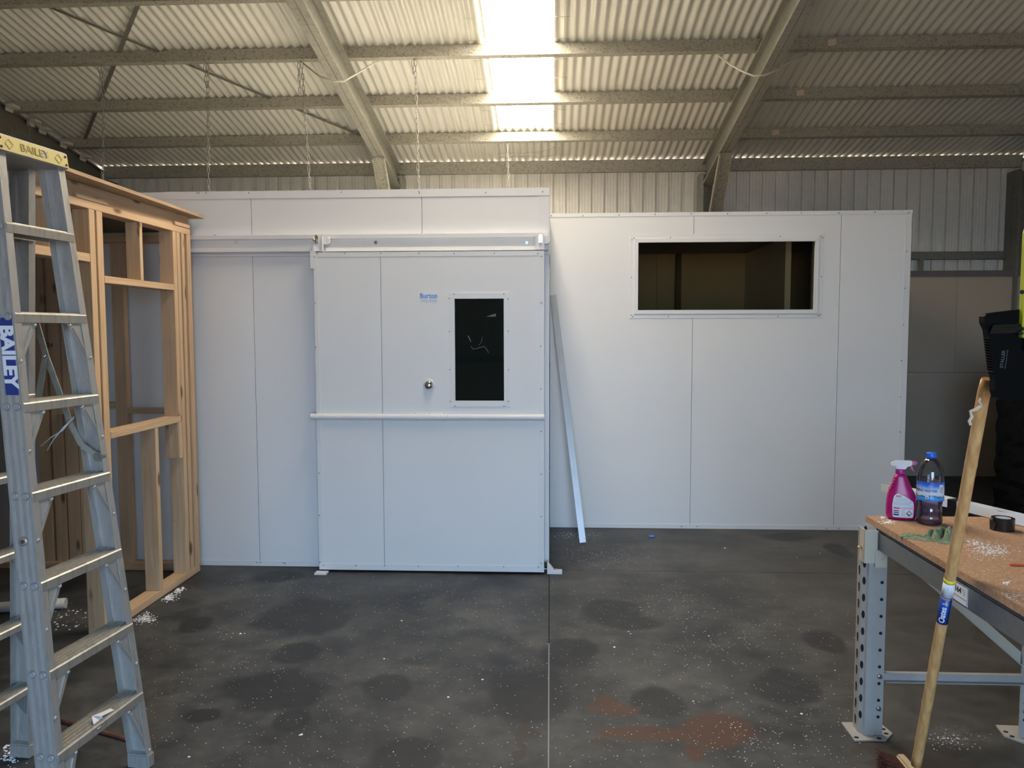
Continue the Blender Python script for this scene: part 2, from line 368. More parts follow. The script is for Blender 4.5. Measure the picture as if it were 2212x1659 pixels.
def emboss(body, size, mat, parent, o, xd, yd, name, offset, ext):
    vs, fs = text_mesh(body, size, offset, ext); o, xd, yd = Vector(o), Vector(xd), Vector(yd); zd = xd.cross(yd).normalized()
    return MB().add([o+xd*v.x+yd*v.y+zd*(v.z+ext) for v in vs], fs).put(name, mat, parent)
def flat(o, xd, yd): o, xd, yd = Vector(o), Vector(xd), Vector(yd); return lambda x, y: o+xd*x+yd*y

# ------------------------------------------------------------------ floor and ground
YB, XL, XR = 8.92, -5.2, 5.2
TAN = math.tan(R(10.5)); Z_EAVE = 3.48; Y_E = 8.85
RIDGE = 3.16
def roof_z(y): return Z_EAVE + TAN*(Y_E-y) if y >= RIDGE else Z_EAVE + TAN*(Y_E-RIDGE) - TAN*(RIDGE-y)
floor = empty('floor', (0, 3, 0), kind='structure')
JY, G = 5.13, .005
MB().box(XL-.1, XR+.1, FRONT-.1, YB+.1, -.16, -.012).put('joint_filler', 'hole_dark', floor)
for x0, x1, y0, y1 in ((XL-.1, -.004-G/2, FRONT-.1, JY), (XL-.1, -.004-G/2, JY+G, YB+.1), (-.004+G/2, XR+.1, FRONT-.1, JY), (-.004+G/2, XR+.1, JY+G, YB+.1)):
    box('slab', 'concrete', floor, x0, x1, y0, y1, -.15, 0)
box('joint_sealant', 'print_grey', floor, -.0062, -.0018, FRONT, 3.9, -.012, -.0005)
MB().box(-40, 40, -40, 60, -.3, -.17).put('ground', 'outside_ground', None, kind='structure')

# ------------------------------------------------------------------ shed shell
ceiling = empty('ceiling', (0, 3, 3.5), kind='structure')
PITCH_C, AMP = .076, .012
SKX0, SKX1 = -.535, .05
def corr(x0, x1, y0, y1, name, mat, lift=0.0, nseg=8):
    n = max(2, int(round((x1-x0)/PITCH_C*nseg))); mb = MB(); vs = []; fs = []; cosn = math.cos(R(10.5))
    for j, y in enumerate((y0, y1)):
        for i in range(n+1):
            x = x0+(x1-x0)*i/n; vs.append((x, y, roof_z(y)+AMP*(1+math.cos(2*math.pi*x/PITCH_C))+lift))
    for i in range(n): fs.append((i, n+1+i, n+2+i, i+1))
    mb.add(vs, fs, True); return mb.put(name, mat, ceiling)
EAVE_END = 9.0
edges = []
x = SKX0
while x > XL-.1: edges.append((max(x-.762, XL-.15), x)); x -= .762
x = SKX1
while x < XR+.1: edges.append((x, min(x+.762, XR+.15))); x += .762
for q, (a, b) in enumerate(edges):
    corr(a-.02, b+.02, RIDGE, EAVE_END, 'roof_sheet', 'roof_iron', .001*(q % 2))
    corr(a-.02, b+.02, FRONT-.1, RIDGE, 'roof_sheet', 'roof_iron', .001*(q % 2))
corr(SKX0-.02, SKX1+.02, 8.02, EAVE_END, 'roof_sheet', 'roof_iron', -.001)
corr(SKX0, SKX1, RIDGE, 8.08, 'skylight_sheet', 'skylight', .002, 6)
corr(SKX0-.02, SKX1+.02, FRONT-.1, RIDGE, 'roof_sheet', 'roof_iron')
MB().prism([(XL-.15, RIDGE-.2, roof_z(RIDGE-.2)+.03), (XL-.15, RIDGE, roof_z(RIDGE)+.03), (XL-.15, RIDGE+.2, roof_z(RIDGE+.2)+.03), (XL-.15, RIDGE+.2, roof_z(RIDGE+.2)+.04), (XL-.15, RIDGE, roof_z(RIDGE)+.06), (XL-.15, RIDGE-.2, roof_z(RIDGE-.2)+.04)], (XR-XL+.3, 0, 0)).put('ridge_capping', 'roof_iron', ceiling)
PH = .097
sl = Vector((0, math.cos(R(10.5)), -math.sin(R(10.5)))); nm = Vector((0, math.sin(R(10.5)), math.cos(R(10.5))))
def cprofile(y, slope=1, h=PH, fl=.052, lip=.014, t=.003):
    """C purlin hung under the sheet: web toward the front, flanges and lips behind."""
    s_ = Vector((0, sl.y, sl.z*slope)); n_ = Vector((0, nm.y*slope, nm.z)); o = Vector((0, y, roof_z(y)-.001))
    P2 = [(0, 0), (fl, 0), (fl, -lip), (fl-t, -lip), (fl-t, -t), (t, -t), (t, -h+t), (fl-t, -h+t), (fl-t, -h+lip), (fl, -h+lip), (fl, -h), (0, -h)]
    return [o+s_*a+n_*b for a, b in P2]
PUR = [(8.07, 'y'), (7.27, 'y'), (6.46, 'y'), (5.66, 'y'), (4.85, 'y'), (4.05, 'y'), (3.3, 'y'), (2.9, 'f'), (2.1, 'f'), (1.3, 'f'), (.5, 'f'), (-.3, 'f'), (-1.1, 'f'), (-1.9, 'f')]
purlins = []
for y, sd_ in PUR:
    slope = 1 if sd_ == 'y' else -1
    prof = cprofile(y, slope)
    purlins.append(MB().prism([Vector((XL+.05, p.y, p.z)) for p in prof], (XR-XL-.1, 0, 0)).put('purlin', 'galv_purlin', ceiling))
# eave strut at the top of the back wall
ez = Z_EAVE - .004
MB().prism([(XL+.1, 8.80, roof_z(8.80)-.0005), (XL+.1, 8.86, roof_z(8.86)-.0005), (XL+.1, 8.86, ez-.02), (XL+.1, 8.857, ez-.02), (XL+.1, 8.857, ez-.005), (XL+.1, 8.803, ez), (XL+.1, 8.803, ez-.117), (XL+.1, 8.86, ez-.117), (XL+.1, 8.86, ez-.12), (XL+.1, 8.80, ez-.12)], (XR-XL-.2, 0, 0)).put('eave_purlin', 'galv_purlin', ceiling)
for u, v, y in ((1796, 101, 6.46), (1728, 207, 7.27), (1675, 291, 8.07)):
    p = atY(u, v, y+.0); s_ = .033
    i = [q[0] for q in PUR].index(y); o_ = Vector((p.x, y, roof_z(y)))-nm*.048 - sl*.002
    MB().obox(o_, (s_, 0, .004), nm*.026, sl*.0015).put('paper_tag', 'cardboard', purlins[i], label='small tan paper tag stuck on the purlin')
# rafters: back-to-back C sections below the purlins
def rafter(x, y0, y1, slope, name='rafter', mat='galv_rafter', off=PH+.004, dep=.245, fl=.056):
    n_ = Vector((0, nm.y*slope, nm.z))
    mb = MB()
    for sg in (-1, 1):
        pr_ = [(.002, 0), (fl, 0), (fl, -.018), (fl-.004, -.018), (fl-.004, -.004), (.006, -.004), (.006, -dep+.004), (fl-.004, -dep+.004), (fl-.004, -dep+.018), (fl, -dep+.018), (fl, -dep), (.002, -dep)]
        A = [Vector((x+sg*a, y0, roof_z(y0)))+n_*(b-off) for a, b in pr_]; B = [Vector((x+sg*a, y1, roof_z(y1)))+n_*(b-off) for a, b in pr_]
        mb.loft(A, B)
    return mb.put(name, mat, ceiling)
for x in (-1.7, 1.7):
    rafter(x, RIDGE, 8.72, 1); rafter(x, FRONT+.1, RIDGE, -1)
for x in (XL+.12, XR-.12):
    rafter(x, RIDGE, 8.72, 1, 'end_rafter', 'galv_dark', PH+.004, .32); rafter(x, FRONT+.1, RIDGE, -1, 'end_rafter', 'galv_dark', PH+.004, .32)
# cleats along the left end rafter
for y in (8.28, 7.95, 7.62, 7.45, 7.15):
    zz = roof_z(y)-.1
    MB().box(XL+.17, XL+.25, y-.05, y+.05, zz-.02, zz+.01).box(XL+.17, XL+.18, y-.05, y+.05, zz-.05, zz).put('cleat', 'cable_white', ceiling)
wall_back = empty('wall_back', (0, YB, 0), kind='structure')
for x in (-1.7, 1.7, XL+.14, XR-.14):
    d_ = x in (-1.7, 1.7); wd = .075 if d_ else .1
    mb = MB()
    mb.box(x-wd, x-wd+.006, 8.62, 8.84, 0, 3.3).box(x+wd-.006, x+wd, 8.62, 8.84, 0, 3.3).box(x-wd, x+wd, 8.72, 8.728, 0, 3.3)
    mb.box(x-wd, x-wd+.03, 8.616, 8.622, 0, 3.3).box(x+wd-.03, x+wd, 8.616, 8.622, 0, 3.3)
    mb.put('column', 'galv_rafter' if d_ else 'galv_dark', wall_back)
for sg in (-1, 1):      # knee braces from rafter to column: an open channel facing the room
    x = sg*1.7 - sg*.0
    a = Vector((x, 7.78, roof_z(7.78)-.355)); b = Vector((x, 8.60, 2.42)); d = (b-a).normalized(); nn = Vector((1, 0, 0)).cross(d)
    if nn.y > 0: nn = -nn
    hw = .062
    pr_ = [(-hw, 0), (hw, 0), (hw, .045), (hw-.014, .045), (hw-.014, .042), (hw-.003, .042), (hw-.003, .003), (-hw+.003, .003), (-hw+.003, .042), (-hw+.014, .042), (-hw+.014, .045), (-hw, .045)]
    A = [a+Vector((1, 0, 0))*p+nn*q for p, q in pr_]; B = [b+Vector((1, 0, 0))*p+nn*q for p, q in pr_]
    MB().loft(A, B).put('knee_brace', 'galv_purlin', ceiling)
# wall cladding, ribbed
RIBP = .1425
def clad(name, horiz, a0, a1, const, z0, zfun, mat, parent, sign=1):
    """horiz 'x' or 'y': runs along that axis; ribs push outward by sign."""
    prof = [(0, 0), (.030, 0), (.034, .002), (.038, .0), (.066, 0), (.070, .002), (.074, 0), (.098, 0), (.101, .034), (.119, .036), (.123, .036), (.1395, .034)]
    pts = []; n = int((a1-a0)/RIBP)+1
    for i in range(n):
        for p, d in prof:
            t = a0+i*RIBP+p
            if t < a1: pts.append((t, d))
    pts.append((a1, 0)); vs = []
    for t, d in pts:
        for z in (z0, zfun(t)):
            vs.append((t, const+sign*d, z) if horiz == 'x' else (const+sign*d, t, z))
    fs = [(2*i, 2*i+2, 2*i+3, 2*i+1) for i in range(len(pts)-1)]
    return MB().add(vs, fs).put(name, mat, parent)
x = XL
while x < XR-.01:
    x2 = min(x+RIBP*5, XR); clad('wall_sheet', 'x', x, x2, 8.862, 0, lambda t: Z_EAVE-.012, 'wall_iron', wall_back, 1); x = x2
for zz in (2.41, 1.2):
    mb = MB().box(-5.0, 5.0, 8.80, 8.803, zz-.04, zz+.045).box(-5.0, 5.0, 8.80, 8.86, zz+.042, zz+.045).box(-5.0, 5.0, 8.80, 8.86, zz-.04, zz-.037)
    mb.put('girt', 'galv_dark', wall_back)
MB().box(4.03, 4.07, 8.76, 8.80, 2.0, 2.37).put('conduit', 'galv_dark', wall_back)
for nme, const, sg in (('wall_left', XL, -1), ('wall_right', XR, 1)):
    wl = empty(nme, (const, 3, 0), kind='structure'); y = FRONT
    while y < YB-.01:
        y2 = min(y+RIBP*10, YB); clad('wall_sheet', 'y', y, y2, const, 0, lambda t: roof_z(t)-.005, 'wall_iron', wl, sg); y = y2
    for zz in (2.41, 1.2): MB().box(const-.0*sg-(.06 if sg > 0 else 0), const+(.06 if sg < 0 else 0), FRONT, YB-.1, zz-.04, zz+.045).put('girt', 'galv_dark', wl)
wf = empty('wall_front', (0, FRONT, 0), kind='structure')
clad('wall_sheet', 'x', XL, OPX0, FRONT, 0, lambda t: roof_z(FRONT)-.01, 'wall_iron', wf, -1)
clad('wall_sheet', 'x', OPX1, XR, FRONT, 0, lambda t: roof_z(FRONT)-.01, 'wall_iron', wf, -1)
clad('wall_sheet', 'x', OPX0, OPX1, FRONT, OPZ, lambda t: roof_z(FRONT)-.01, 'wall_iron', wf, -1)
MB().box(XL, OPX0, FRONT+.02, FRONT+.07, 1.1, 1.2).put('girt', 'galv_dark', wf)
# diagonal roof bracing straps
def strap(pts):
    mb = MB()
    for a, b in zip(pts, pts[1:]):
        a, b = Vector(a), Vector(b); d = (b-a).normalized(); sd2 = d.cross(nm).normalized()
        mb.obox((a+b)/2, (b-a)/2, sd2*.016, nm*.0015)
    return mb.put('brace_strap', 'galv_dark', ceiling)
def rp(x, y, o=.012): return (x, y, roof_z(y)-o)
strap([rp(-4.2, 5.25), rp(-3.31, 6.38), rp(-2.64, 7.22), rp(-1.93, 8.1), rp(-1.72, 8.4)])
strap([rp(-2.6, 5.2), rp(-3.03, 5.78), rp(-5.05, 8.3)])
# safety mesh wires each side of the skylight and a few loose ones below it
mb = MB()
for x in (SKX0-.10, SKX0-.06, SKX1+.06, SKX1+.085): mb.tube([(x+.004*math.sin(y*5), y, roof_z(y)-.004) for y in [3.3+.25*i for i in range(20)]], .0013, 4)
y = 3.4
while y < 8: mb.tube([(SKX0-.12, y, roof_z(y)-.005), (SKX0+.02, y, roof_z(y)-.006)], .0012, 4).tube([(SKX1-.02, y, roof_z(y)-.005), (SKX1+.1, y, roof_z(y)-.006)], .0012, 4); y += .3
mb.tube([atY(1075, 332, 8.4), atY(1120, 331, 8.4), atY(1165, 328, 8.4), atY(1190, 322, 8.4), atY(1200, 316, 8.4)], .0016, 4)
mb.tube([atY(1076, 341, 8.5), atY(1140, 337, 8.5), atY(1165, 341, 8.5), atY(1208, 333, 8.5), atY(1208, 318, 8.4)], .0016, 4)
mb.put('safety_mesh', 'galv_purlin', ceiling, kind='stuff')
for i, (pts, mt) in enumerate([([(655, 137, 6.46), (690, 165, 6.3), (722, 176, 6.2), (742, 176, 6.2), (770, 160, 6.3), (795, 144, 6.38), (821, 131, 6.46)], 'cable_white'),
                 ([(1552, 120, 6.46), (1575, 138, 6.35), (1605, 155, 6.2), (1628, 164, 6.15), (1650, 163, 6.15), (1668, 156, 6.2), (1710, 132, 6.4), (1743, 117, 6.46)], 'cable_white')]):
    pz = [atY(*p) for p in pts]
    MB().tube(pz, .007, 6).put('cable', mt, None, label=('white cable looped under the left rafter between two purlin points' if i == 0 else 'white cable looped under the right rafter between two purlin points'), cat='cable', group='cables looped under the rafters')

# ------------------------------------------------------------------ left insulated room
Y1 = 5.13; XA, XB = -4.25, -.006; H1 = 2.525; D1 = 8.45
room1 = empty('panel_room', ((XA+XB)/2, 6.8, 0), 'larger white insulated panel room on the left behind the sliding door', 'cold room')
SEAMS = [-4.25, -3.115, -1.978, -.84, -.006]; gp = .0035
def holed(name, mat, parent, x0, x1, z0, z1, y0, y1, hx0, hx1, hz0, hz1):
    mb = MB()
    for a, b, c, d in ((x0, hx0, z0, z1), (hx1, x1, z0, z1), (hx0, hx1, z0, hz0), (hx0, hx1, hz1, z1)):
        if b-a > .001 and d-c > .001: mb.box(a, b, y0, y1, c, d)
    return mb.put(name, mat, parent)
for a, b in zip(SEAMS, SEAMS[1:]):
    g0 = gp/2 if a > XA else 0; g1 = gp/2 if b < -.1 else 0
    box('panel', 'white_panel', room1, a+g0, b-g1, Y1, Y1+.08, 0.002, 2.5)
box('joint_backing', 'print_grey', room1, XA+.05, XB-.05, Y1+.012, Y1+.07, .05, 2.45)
for i in range(3): box('side_panel', 'white_panel', room1, XA, XA+.08, Y1+.08+i*1.08, Y1+.08+(i+1)*1.08-.004, 0.002, 2.5)
for i in range(3): box('side_panel', 'white_panel', room1, XB-.08, XB, Y1+.081+i*1.08, Y1+.08+(i+1)*1.08-.004, 0.002, 2.5)
for a, b in zip(SEAMS, SEAMS[1:]): box('rear_panel', 'white_panel', room1, a, b-.004, D1-.08+.001, D1, 0.002, 2.5)
for a, b in zip(SEAMS, SEAMS[1:]): box('roof_panel', 'white_panel', room1, a, b-.004, Y1+.081, D1-.081, 2.41, 2.5)
cz = 2.478
MB().box(XA-.002, -2.46, Y1-.0022, Y1, cz-.002, H1+.001).box(XA-.002, -2.46, Y1-.002, Y1+.12, H1-.002, H1+.001).put('capping', 'white_trim', room1)
MB().box(-2.55, XB+.002, Y1-.0045, Y1-.0023, cz, H1+.0025).box(-2.55, XB+.002, Y1-.004, Y1+.12, H1+.0005, H1+.0025).put('capping', 'white_trim', room1)
MB().box(XB-.068, XB+.002, Y1-.002, Y1, .03, cz).box(XB, XB+.002, Y1-.002, Y1+.06, .03, cz).put('corner_trim', 'white_trim', room1)
MB().box(XA, -1.5, Y1-.0025, Y1, 0.002, .038).put('skirting_angle', 'white_trim', room1)
def screws(pts, r=.0042):
    mb = MB()
    for p in pts: mb.lathe([(r, 0), (r*.9, .0018), (r*.3, .0026)], p, 8, Matrix(((1, 0, 0), (0, 0, -1), (0, 1, 0))))
    return mb
SCR = [(430, 417), (426, 417), (445, 417), (537, 417), (737, 415), (905, 414), (906, 417), (1049, 416), (1172, 414), (464, 508)]
screws([atY(u, v, Y1-.0048) for u, v in SCR] + [atY(u, v, Y1-.003) for u, v in ((555, 1215), (562, 1215), (612, 1216), (616, 1217))]).put('rivets', 'screw_grey', room1, kind='stuff')
# door track with lips and a sheltered channel
tx0, tx1 = -2.41, -.012
tk = [(Y1, 2.232), (5.080, 2.232), (5.078, 2.2315), (5.078, 2.207), (5.083, 2.206), (5.108, 2.204), (5.108, 2.148), (5.080, 2.147), (5.0765, 2.1455), (5.0762, 2.124), (5.079, 2.122), (Y1, 2.122)]
# (door hangers run in the channel of this rail)
track = MB().prism([(tx0, a, b) for a, b in tk], (tx1-tx0, 0, 0)).put('door_track', 'white_trim', room1)
MB().prism([(tx0, Y1, 2.118), (tx0, Y1-.014, 2.112), (tx0, Y1-.014, 2.100), (tx0, Y1-.006, 2.094), (tx0, Y1, 2.094)], (tx1-tx0, 0, 0)).put('flashing', 'white_trim', room1)
for u, v in ((510, 524), (812, 524), (1138, 524)):
    p = atY(u, v, 5.106); MB().cyl(p, (p.x, p.y-.006, p.z), .0105, 12).cyl((p.x, p.y-.006, p.z), (p.x, p.y-.011, p.z), .0065, 6).put('bolt', 'chrome', track, label='bright bolt head in the white track')

# ------------------------------------------------------------------ sliding door
DY = 5.02; DX0, DX1 = atY(687, 1100, DY).x+.002, atY(1175, 900, DY).x; DZ0, DZ1 = .016, 2.112
door = empty('sliding_door', ((DX0+DX1)/2, DY+.03, 0), 'white insulated sliding door with tall dark window hung on a track', 'door', kind='thing')
wx0, wx1 = atY(982.5, 750, DY).x, atY(1088.5, 750, DY).x; wz1, wz0 = atY(1035, 645, DY).z, atY(1035, 866, DY).z
sx = atY(826, 880, DY).x
box('door_leaf', 'white_panel', door, DX0+.004, sx-.0017, DY+.003, DY+.055, DZ0+.003, DZ1-.003)
holed('door_leaf', 'white_panel', door, sx+.0017, DX1-.004, DZ0+.003, DZ1-.003, DY+.003, DY+.055, wx0, wx1, wz0, wz1)
box('joint_backing', 'print_grey', door, sx-.02, sx+.02, DY+.012, DY+.05, DZ0+.01, DZ1-.01)
tw = .042
for x0, x1, z0, z1 in ((DX0, DX1, DZ1-tw*.75, DZ1), (DX0, DX1, DZ0, DZ0+tw), (DX0, DX0+.026, DZ0+tw, DZ1-tw*.75), (DX1-.036, DX1, DZ0+tw, DZ1-tw*.75)):
    box('edge_trim', 'white_trim', door, x0, x1, DY+.0005, DY+.0029, z0+.0008, z1-.0008)
box('door_edge', 'white_trim', door, DX1-.003, DX1+.001, DY+.001, DY+.056, DZ0, DZ1)
box('door_edge', 'white_trim', door, DX0-.001, DX0+.003, DY+.001, DY+.056, DZ0, DZ1)
box('corner_plate', 'white_trim', door, DX0-.022, DX0+.012, DY-.002, DY+.004, atY(677, 580, DY).z, DZ1+.012)
fb = .037
fr = MB()
for x0, x1, z0, z1 in ((wx0-fb, wx1+fb, wz1, wz1+fb), (wx0-fb, wx1+fb, wz0-fb, wz0), ): pass
def mitre(name, mat, parent, x0, x1, z0, z1, b, y0, y1):
    """four mitred bars around an opening, each an object"""
    O = [(x0-b, z0-b), (x1+b, z0-b), (x1+b, z1+b), (x0-b, z1+b)]; I = [(x0, z0), (x1, z0), (x1, z1), (x0, z1)]; g = .0007
    for i in range(4):
        j = (i+1) % 4; dx = O[j][0]-O[i][0]; dz = O[j][1]-O[i][1]; L = math.hypot(dx, dz); ex, ez = dx/L*g, dz/L*g
        pts = [(O[i][0]+ex, y0, O[i][1]+ez), (O[j][0]-ex, y0, O[j][1]-ez), (I[j][0]-ex, y0, I[j][1]-ez), (I[i][0]+ex, y0, I[i][1]+ez)]
        MB().prism(pts, (0, y1-y0, 0)).put(name, mat, parent)
win = empty('door_window', ((wx0+wx1)/2, DY, wz0)); win.parent = door; win.location = WO[win.name]-WO[door.name]
mitre('frame_bar', 'white_trim', win, wx0, wx1, wz0, wz1, fb, DY-.001, DY+.0028)
box('pane', 'pane', win, wx0, wx1, DY+.02, DY+.026, wz0, wz1)
for u, v in ((537, 144), (988, 146), (500, 185), (1027, 191), (503, 481), (1028, 478), (506, 822), (1030, 822), (509, 1108), (1030, 1108), (551, 1150), (990, 1150)): pass
sp_ = [(850+u*.24116, 600+v*.24116) for u, v in ((540, 146), (988, 146), (500, 185), (1027, 191), (503, 481), (1028, 478), (506, 822), (1030, 822), (509, 1108), (1030, 1108), (551, 1150), (990, 1150))]
sp_ += [(x, 547) for x in (685, 745, 822, 905, 981, 1068, 1162)] + [(679, 555), (1169, 554), (1169, 654), (1168, 748), (1168, 840), (1169, 932), (1169, 1024), (1169, 1116), (1169, 1217), (681, 654), (682, 750), (689, 1022), (690, 1113), (691, 1214), (699, 1221.5), (769, 1222), (831, 1222), (904, 1223), (989, 1223), (1088, 1224), (1163, 1225)]
screws([atY(u, v, DY-.001) for u, v in sp_]).put('rivets', 'screw_grey', door, kind='stuff')
# scuffs on the glass: a torn film corner and dried smears
mb = MB()
mb.add([atY(1050, 684, DY+.0195), atY(1071, 684, DY+.0195), atY(1071, 677, DY+.0195)], [(0, 1, 2)])
def smear(pts, wv):
    P_ = [atY(u, v, DY+.0195) for u, v in pts]
    for a, b in zip(P_, P_[1:]):
        d = (b-a).normalized(); q = Vector((-d.z, 0, d.x))*wv; mb.add([a-q, b-q, b+q, a+q], [(0, 1, 2, 3)])
smear([(1011, 725), (1014, 731), (1017, 738)], .003); smear([(1017, 748), (1022, 754), (1030, 753), (1046, 748), (1053, 757), (1055, 762)], .0018); smear([(1034, 746), (1040, 739), (1042, 728)], .0012)
mb.put('smears', 'print_faint', win, kind='stuff', label='pale dried smears on the dark pane')
# push knob
kp = atY(926.5, 832, DY); ROTY = Matrix(((1, 0, 0), (0, 0, -1), (0, 1, 0)))
kb = MB().lathe([(.039, 0), (.0385, .004), (.034, .007), (.032, .006)], (kp.x, DY+.003, kp.z), 32, ROTY).put('knob_rose', 'white_trim', door)
MB().lathe([(.0315, .006), (.0310, .014), (.027, .024), (.019, .030), (.008, .033), (.002, .0335)], (kp.x, DY+.003, kp.z), 32, ROTY).put('push_knob', 'chrome', kb, label='domed chrome push knob')
# bumper rail
bz = atY(926, 901, DY).z; bx0, bx1 = DX0-.035, DX1+.003
def half(x0, x1, r, name):
    pts = [(x0, DY-r*1.1*math.sin(math.pi*i/14), bz+r*math.cos(math.pi*i/14)) for i in range(15)]
    pts = [(x0, DY-r*1.1*math.sin(math.pi*i/24), bz+r*math.cos(math.pi*i/24)) for i in range(25)]
    m = MB().prism(pts, (x1-x0, 0, 0), False); return m.put(name, 'white_trim', door)
half(bx0, atY(884, 901, DY).x-.001, .0215, 'bumper_rail'); half(atY(966, 901, DY).x+.001, bx1, .0215, 'bumper_rail'); half(atY(884, 901, DY).x, atY(966, 901, DY).x, .0235, 'rail_sleeve')
box('sleeve_flange', 'white_trim', door, atY(886, 893, DY).x, atY(967, 893, DY).x, DY-.002, DY+.003, bz+.02, bz+.03)
screws([atY(u, 893.5, DY-.002) for u in (896, 928, 960)]).put('rivets', 'screw_grey', door, kind='stuff')
# maker's plate
lp = atY(926, 642, DY); lb = MB().box(lp.x-.0565, lp.x+.0565, DY+.001, DY+.003, lp.z-.0275, lp.z+.0275).put('name_plate', 'paper_white', door, label='small white plate lettered Burton in blue')
text('Burton', .041, 'print_blue', lb, flat((lp.x, DY+.0005, lp.z+.0085), (1, 0, 0), (0, 0, 1)), offset=.0009)
mb = MB()
for a, b, z, h in ((-.05, -.006, -.0075, .0012), (.002, .051, -.0075, .0012), (-.049, -.008, -.0200, .0016), (.002, .051, -.0200, .0016)): mb.box(lp.x+a, lp.x+b, DY+.0003, DY+.0009, lp.z+z-h, lp.z+z+h)
mb.put('small_print', 'print_lightblue', lb)
# hangers
for u0, u1, uc, vc, stud in ((674.5, 696, 683, 519, True), (1156, 1176, 1167.5, 517.5, False)):
    a, b = atY(u0, 520, DY).x, atY(u1, 520, DY).x; zt, zb = atY(684, 508.5, DY).z, atY(684, 541, DY).z
    hg = MB().box(a, b, DY+.022, DY+.028, zb, zt).box(a, a+.008, DY+.004, DY+.022, zb, zt-.006).box(b-.008, b, DY+.004, DY+.022, zb, zt-.006).box(a-.004, b+.004, DY+.002, DY+.05, zb-.006, zb).put('hanger', 'white_trim', door, bevel=.001)
    c = atY(uc, vc, DY+.02)
    MB().box(c.x-.013, c.x+.013, DY+.016, DY+.022, c.z-.02, c.z+.02).lathe([(.012, 0), (.012, .004)], (c.x, DY+.02, c.z+.022), 16, ROTY).put('washer_plate', 'zinc_bright', hg)
    bo = MB()
    bo.cyl((c.x, DY+.016, c.z), (c.x, DY+.004, c.z), .0095, 6).cyl((c.x, DY+.004, c.z), (c.x-(.014 if stud else 0), DY-.006, c.z), .006, 10)
    bo.put('bolt', 'brass', hg, label='brass coloured hanger bolt')
    MB().cyl((b+.012, DY+.03, c.z), (b+.012, DY+.075, c.z), .026, 20).put('roller', 'white_trim', hg)
# floor guides
gp_ = atZ(1200, 1239); gy = DY+.04
bd = [(.000, 0), (.098, 0), (.098, .020), (.046, .022), (.014, .062), (.010, .072), (.0, .072)]
gd = MB().prism([(DX1+.022+a, gy-.025, b) for a, b in bd], (0, .05, 0)).put('floor_guide', 'white_trim', None, bevel=.0015, label='white angled floor guide bracket with black roller at door corner', cat='bracket')
WO[gd.name] = Vector(gd.location)
MB().cyl((DX1+.003, gy, .052), (DX1+.021, gy, .052), .020, 18).put('guide_roller', 'rubber', gd)
MB().cyl((DX1+.08, gy, .02), (DX1+.08, gy, .029), .008, 6).cyl((DX1+.064, gy, .02), (DX1+.064, gy, .029), .008, 6).put('bolt', 'chrome', gd)
sg_ = atZ(693, 1239)
MB().box(sg_.x-.035, sg_.x+.045, sg_.y-.03, sg_.y+.03, 0, .010).cyl((sg_.x-.02, sg_.y-.01, .01), (sg_.x-.02, sg_.y-.01, .02), .008, 6).put('floor_plate', 'white_trim', None, label='small pale floor plate under the left corner of the sliding door', cat='plate')

# ------------------------------------------------------------------ right insulated room with window
Y2 = 6.26; RX0, RX1 = .0, 2.808; H2 = 2.53; D2 = 8.45
room2 = empty('panel_room', ((RX0+RX1)/2, 7.3, 0), 'lower white insulated panel room on the right with a wide dark window', 'cold room')
hx0, hx1 = atY(1376.5, 600, Y2).x, atY(1760.5, 600, Y2).x; hz1, hz0 = atY(1560, 521, Y2).z, atY(1560, 671, Y2).z
SE2 = [RX0, 1.131, 2.270, RX1]
for i, (a, b) in enumerate(zip(SE2, SE2[1:])):
    a2 = a+(gp/2 if i else 0); b2 = b-(gp/2 if i < 2 else 0)
    ha, hb = max(a2, hx0), min(b2, hx1)
    if hb > ha: holed('panel', 'white_panel', room2, a2, b2, 0.002, 2.5, Y2, Y2+.08, ha, hb, hz0, hz1)
    else: box('panel', 'white_panel', room2, a2, b2, Y2, Y2+.08, 0.002, 2.5)
for a in SE2[1:3]: 
    for z0, z1 in ((.03, hz0), (hz1, 2.48)): box('joint_backing', 'print_grey', room2, a-.02, a+.02, Y2+.012, Y2+.07, z0, z1)
for i in range(2):
    y0, y1 = Y2+.081+i*1.05, Y2+.081+(i+1)*1.05-.004
    box('side_panel', 'white_panel', room2, RX0, RX0+.08, y0, y1, 0.002, 2.5); box('side_panel', 'white_panel', room2, RX1-.08, RX1, y0, y1, 0.002, 2.5)
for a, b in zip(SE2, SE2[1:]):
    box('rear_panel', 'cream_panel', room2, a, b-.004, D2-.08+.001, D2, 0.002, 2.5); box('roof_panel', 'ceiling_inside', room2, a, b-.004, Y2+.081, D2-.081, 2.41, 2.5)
MB().box(RX0, RX1+.004, Y2-.0025, Y2, atY(1500, 466.5, Y2).z, H2).box(RX0, RX1+.004, Y2-.0025, Y2+.12, H2-.002, H2).put('capping', 'white_trim', room2)
MB().box(RX0+.001, RX0+.032, Y2-.002, Y2, .03, 2.478).put('corner_trim', 'white_trim', room2)
MB().box(RX1-.05, RX1+.002, Y2-.002, Y2, .03, 2.478).box(RX1, RX1+.002, Y2-.002, Y2+.06, .03, 2.478).put('corner_trim', 'white_trim', room2)
MB().box(RX0, RX1, Y2-.0025, Y2, 0.002, .038).put('skirting_angle', 'white_trim', room2)
wn = empty('window', ((hx0+hx1)/2, Y2, hz0)); wn.parent = room2; wn.location = WO[wn.name]-WO[room2.name]
mitre('frame_bar', 'white_trim', wn, hx0+.006, hx1-.006, hz0+.006, hz1-.006, .030, Y2-.010, Y2+.012)
mitre('flange_bar', 'white_trim', wn, hx0-.024, hx1+.024, hz0-.024, hz1+.024, .034, Y2-.003, Y2+.0)
box('pane', 'pane_clear', wn, hx0, hx1, Y2+.02, Y2+.026, hz0, hz1)
